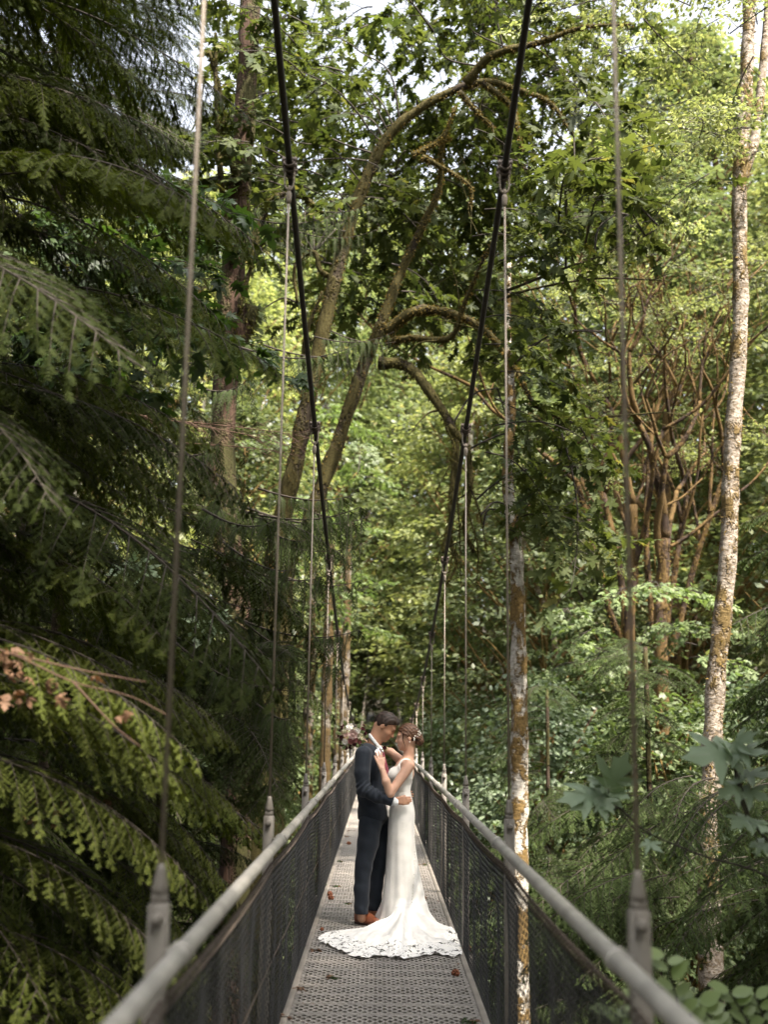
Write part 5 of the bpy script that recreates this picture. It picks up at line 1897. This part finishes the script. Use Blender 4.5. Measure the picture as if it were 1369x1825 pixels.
bt = thing("boutonniere", "small dark leafy boutonniere pinned high on the man's lapel", "boutonniere", tuple(Q(686, 1332, -.09)))
for k in range(7):
    a = k * .9
    part("leaf", lf, bt, mat4=mat_from(Q(685.5, 1333, -.105), [math.cos(a), -.3, math.sin(a)], [-math.sin(a), -.6, math.cos(a)], .034) @ Matrix.Rotation(R(-90), 4, 'Z'))
part("flower", FM['burgundy'], bt, mat4=Matrix.Translation(Q(685.5, 1332, -.115)) @ Matrix.Rotation(R(90), 4, 'X') @ Matrix.Scale(.016, 4))

# ------------------------------------------------------------------ foreground plants, picked leaf by leaf
def leaf_mesh(half, mat, curl=.16):
    v, f = maple_template(half)
    v[:, 2] *= curl / .16
    return MB().add(v, f).mesh("leaf", M[mat])


M['leaf_blue'] = leaf_mat("blue_green_leaf", (.125, .175, .115), (.175, .228, .15), trans=.3, rough=.45, tcol=(1.3, 1.5, .8), spec=.4)
M['vein'] = plain("leaf_vein", (.26, .31, .20), .6)


def veined_leaf(curl, seed):
    g = np.random.default_rng(seed)
    v, f = maple_template(MAPLE_HALF)
    v[:, 2] *= curl / .16
    v[1:, 2] += g.normal(0, .022, len(v) - 1)
    v[1:, :2] += g.normal(0, .018, (len(v) - 1, 2))
    mb = MB().add(v, f, 0)
    tips = [np.argmax(v[:, 1]), np.argmax(v[:, 0]), np.argmin(v[:, 0]), 1 + 2, len(v) - 3]
    for t in tips:
        a, b = np.array([0, .02, .012]), v[t] + np.array([0, 0, .012])
        m = (a + b) / 2 + np.array([0, 0, .006])
        d = unit(np.cross(b - a, [0, 0, 1]))
        mb.add([a - d * .012, a + d * .012, m + d * .008, m - d * .008, b], [(0, 1, 2), (0, 2, 3), (3, 2, 4)], 1)
    return mb.mesh("leaf", [M['leaf_blue'], M['vein']])


LB = [veined_leaf(.12, 1), veined_leaf(.3, 2), veined_leaf(.2, 3)]


def place_leaf(parent, mesh, p, ydir, nrm, s_, name="leaf", label=None):
    y_ = unit(np.array(ydir, float))
    z_ = np.array(nrm, float)
    z_ = unit(z_ - y_ * (z_ @ y_))
    x_ = np.cross(y_, z_)
    return part(name, mesh, parent, label=label, mat4=Matrix(((x_[0] * s_, y_[0] * s_, z_[0] * s_, p[0]), (x_[1] * s_, y_[1] * s_, z_[1] * s_, p[1]), (x_[2] * s_, y_[2] * s_, z_[2] * s_, p[2]), (0, 0, 0, 1))))


def sprig(label, d, stems, leaves, s_=.3):
    b_ = P(*stems[0][0], d)
    t = thing("maple_sapling", label, "sapling", (b_[0], d, float(ground_z(b_[0], d))))
    for pts in stems:
        part("stem", MB().tube(smooth_path([P(x, y_, d) for x, y_ in pts], 5), np.linspace(.007, .003, 5 * (len(pts) - 1) + 1), 6).mesh("stem", M['twig']), t)
    for i, (x0, y0, x1, y1, k) in enumerate(leaves):
        a_ = P(x0, y0, d - .02 * (i % 3))
        b_ = P(x1, y1, d - .02 * (i % 3) - .10)
        n_ = unit(np.array([RNG.normal(0, .25), -.85, 1.0]))
        place_leaf(t, LB[i % 3], a_ - (b_ - a_) * .05, b_ - a_, n_, np.linalg.norm(b_ - a_) * k * .88)
        part("petiole", MB().tube([P(*stems[0][-1], d), a_], .003, 5).mesh("petiole", M['twig']), t)
    return t


g_ = lambda x, y_: (x, y_)
sprig("blue-green maple sprig with broad lobed leaves held level beside the right post", 5.2, [[(1560, 1900), (1420, 1600), (1240, 1520), (1150, 1480), (1085, 1420)]],
      [(1080, 1410, 1010, 1440, 1.1), (1085, 1405, 1120, 1345, 1.2), (1070, 1420, 1100, 1450, 1.0), (1090, 1415, 1130, 1420, 1.0), (1075, 1400, 1050, 1375, 1.0), (1150, 1500, 1200, 1520, .8), (1160, 1490, 1190, 1470, .6), (1062, 1418, 975, 1412, .9)])
sprig("blue-green maple sprig with layered leaves at the right picture edge", 5.0, [[(1560, 1800), (1420, 1560), (1330, 1450), (1305, 1350)]],
      [(1300, 1340, 1200, 1345, 1.0), (1305, 1335, 1345, 1290, 1.1), (1310, 1345, 1370, 1330, 1.2), (1320, 1380, 1385, 1375, 1.2), (1315, 1400, 1270, 1420, .9), (1325, 1410, 1380, 1420, 1.1), (1300, 1345, 1290, 1310, .9), (1335, 1460, 1390, 1480, 1.0), (1330, 1455, 1290, 1480, .8), (1350, 1500, 1395, 1530, .9)])
sprig("pale maple sprig low among the shaded left boughs", 9.0, [[(180, 1500), (300, 1250), (360, 1130)]],
      [(365, 1110, 330, 1100, 1.4), (370, 1105, 400, 1090, 1.5), (370, 1115, 410, 1120, 1.4), (360, 1120, 350, 1150, 1.3), (372, 1100, 380, 1080, 1.1)])
sprig("pale maple sprig in a dark gap of the left hemlock boughs", 8.0, [[(100, 1400), (170, 1150), (230, 1030)]],
      [(235, 1010, 190, 1020, 1.3), (240, 1005, 270, 985, 1.4), (240, 1015, 280, 1020, 1.3), (235, 1000, 240, 975, 1.2)])

# salal at the lower right corner
SV = np.array([(0, 0, 0), (.2, .15, .01), (.31, .4, -.01), (.26, .68, -.03), (0, 1.0, -.10), (-.26, .68, -.03), (-.31, .4, -.01), (-.2, .15, .01), (0, .3, -.035), (0, .65, -.05)])
SF = [(0, 1, 8), (1, 2, 8), (2, 9, 8), (2, 3, 9), (3, 4, 9), (4, 5, 9), (5, 6, 9), (6, 8, 9), (6, 7, 8), (7, 0, 8)]
sal = MB().add(SV, SF).mesh("leaf", M['salal'])
b_ = P(1300, 2300, 4.3)
salal = thing("salal_shrub", "salal shrub with glossy oval leaves at the lower right corner", "shrub", (b_[0], 4.3, float(ground_z(b_[0], 4.3))))
stems = [[(1330, 2500), (1290, 1990), (1220, 1820), (1185, 1700)], [(1330, 2500), (1300, 1980), (1265, 1870), (1215, 1790), (1150, 1790)], [(1350, 2500), (1330, 1990), (1290, 1850), (1240, 1780)], [(1400, 2500), (1380, 1990), (1340, 1840), (1300, 1765)], [(1420, 2500), (1400, 1950), (1370, 1840), (1345, 1770)], [(1300, 2500), (1230, 2000), (1150, 1870), (1090, 1800)], [(1400, 2500), (1290, 2000), (1320, 1900), (1290, 1840)]]
for si, pts in enumerate(stems):
    d = 4.0 + .12 * si
    path = smooth_path([P(x, y_, d) for x, y_ in pts], 8)
    part("stem", MB().tube(path, np.linspace(.006, .002, len(path)), 5).mesh("stem", M['twig']), salal)
    for k in range(15):
        i = max(0, int(len(path) - 1 - k * .95))
        sg = 1 if k % 2 else -1
        yd = unit(np.array([sg * RNG.uniform(.5, 1), RNG.uniform(-.5, .2), RNG.uniform(.1, .8)]))
        place_leaf(salal, sal, path[i], yd, np.array([RNG.normal(0, .3), -.7, .8]), RNG.uniform(.06, .095))

# dry leaves caught in the near left boughs
dl = [leaf_mesh(MAPLE_HALF, 'dead', .6), leaf_mesh(MAPLE_LOW, 'dead', .9)]
snag = thing("dead_branch", "dead brown branch with curled dry leaves lying over the near left boughs", "branch", tuple(P(60, 1200, 4.6)))
for pts, d in (([(-120, 1120), (20, 1165), (130, 1215), (230, 1240), (300, 1275)], 4.6), ([(20, 1165), (150, 1195), (260, 1215)], 4.6), ([(130, 1215), (200, 1290), (250, 1330)], 4.6)):
    part("stem", MB().tube(smooth_path([P(x, y_, d - .25) for x, y_ in pts], 5), np.linspace(.0045, .002, 5 * (len(pts) - 1) + 1), 6).mesh("stem", M['dead_twig']), snag)
for (cx, cy, n, sp, d) in ((35, 1185, 13, 26, 4.35), (25, 1240, 6, 22, 4.35), (70, 1450, 10, 22, 6.3), (180, 1435, 10, 18, 6.3), (225, 1280, 3, 8, 4.4), (230, 1475, 3, 12, 6.3), (100, 1225, 5, 26, 4.4)):
    for k in range(n):
        p_ = P(cx + RNG.normal(0, sp), cy + RNG.normal(0, sp * .6), d + RNG.normal(0, .05))
        place_leaf(snag, dl[k % 2], p_, RNG.normal(0, 1, 3) + np.array([0, 0, -.8]), RNG.normal(0, 1, 3) + np.array([0, -.6, .5]), RNG.uniform(.03, .06))

# ------------------------------------------------------------------ litter on the deck
M['cone'] = plain("cone_scale", (.22, .075, .035), .8, var=.4, scale=60)
cone = MB()
for k in range(26):
    t = k / 25
    a = k * 2.4
    rr = .019 * math.sin(math.pi * (.15 + .75 * t))
    c_ = np.array([rr * math.cos(a), rr * math.sin(a), -.026 + .052 * t])
    cone.sphere(c_, (.009, .009, .006), 6, 4)
cone.sphere((0, 0, 0), (.014, .014, .026), 8, 6)
cone = cone.mesh("fir_cone", M['cone'])
for i, (px, py, lab) in enumerate(((588, 1592, "reddish cone on the deck left of the man's legs, the farther of a pair"), (590, 1599, "reddish cone on the deck left of the man's legs, the nearer of a pair"), (622, 1502, "dark cone far along the deck behind the man's knees"), (574, 1655, "small cone on the deck at the left tip of the train"), (812, 1733, "dark cone on the bare deck in front of the train at right"), (833, 1690, "cone at the right deck edge against the netting beside the train"))):
    p_ = PZ(px, py, .02)
    o = link(bpy.data.objects.new("fir_cone", cone))
    o.location = p_
    o.rotation_euler = (R(80 + 10 * i), .3 * i, 1.1 * i)
    o.scale = (1, 1, 1) if i != 3 else (.6, .6, .6)
    tag(o, lab, "cone", "cones fallen on the deck")
gl = [leaf_mesh(MAPLE_LOW, 'maple_dark', .7), leaf_mesh(MAPLE_LOW, 'dead', .8)]
for i, (px, py, n, k, lab) in enumerate(((608, 1534, 4, 0, "small wilted green sprig on the deck behind the man's knees"), (596, 1578, 6, 0, "wilted green leafy twig on the deck by the left netting"), (621, 1609, 4, 0, "dull green sprig on the deck close behind the man's heel"), (594, 1742, 6, 0, "wilted green leaf twig on the bare deck in front of the train"), (757, 1540, 6, 0, "green leafy twig on the deck to the right of the gown"), (620, 1490, 4, 1, "brown leaf litter farthest along the deck beside the man"), (565, 1693, 4, 1, "dry brown leaf scraps left of the train's front edge"), (508, 1812, 4, 1, "brown dry leaves at the near left corner of the deck"), (835, 1820, 6, 0, "green and brown sprig at the near right corner of the deck"), (770, 1650, 3, 0, "small green scrap beside the right back fold of the gown"), (540, 1760, 3, 1, "tan leaf scrap against the left deck edge near the camera"), (625, 1480, 3, 1, "rusty leaves along the left deck edge beyond the man"), (760, 1600, 2, 1, "single tan leaf on the deck right of the gown"))):
    c_ = PZ(px, py, .012)
    t = thing("fallen_leaves" if n > 3 else "fallen_leaf", lab, "leaves", tuple(c_), "leaf litter on the deck")
    for q in range(n):
        place_leaf(t, gl[k if q % 4 else 1], c_ + np.array([RNG.normal(0, .028), RNG.normal(0, .02), RNG.uniform(.0, .012)]), RNG.normal(0, 1, 3) * np.array([1, 1, .15]), np.array([RNG.normal(0, .4), RNG.normal(0, .4), 1]), RNG.uniform(.03, .065))
    part("twig", MB().tube([c_ + np.array([-.05, .01, 0]), c_ + np.array([0, -.01, .006]), c_ + np.array([.055, .012, 0])], [.002, .0025, .001], 4).mesh("twig", M['twig']), t)

# fine litter nobody could count: needles and leaf crumbs on the grating and along its edges
mb = MB()
n = 520
yy = RNG.uniform(4.5, 34, n) ** 1.0
xx = np.where(RNG.uniform(0, 1, n) < .55, np.sign(RNG.normal(0, 1, n)) * (HW - np.abs(RNG.normal(0, .07, n))), RNG.uniform(-HW, HW, n))
pos = np.stack([xx, yy, np.full(n, .011)], -1)
X, Y, Z = frames(RNG.normal(0, 1, (n, 3)) * np.array([1, 1, .15]), np.array([0, 0, 1.0]) + RNG.normal(0, .35, (n, 3)))
mb.cards(DI_V, DI_F, pos, X, Y, Z, RNG.uniform(.008, .026, n), 0)
lt = link(bpy.data.objects.new("leaf_litter", mb.mesh("leaf_litter", M['dead'])))
tag(lt, "brown needles and leaf crumbs scattered over the bridge deck", "litter", kind="stuff")
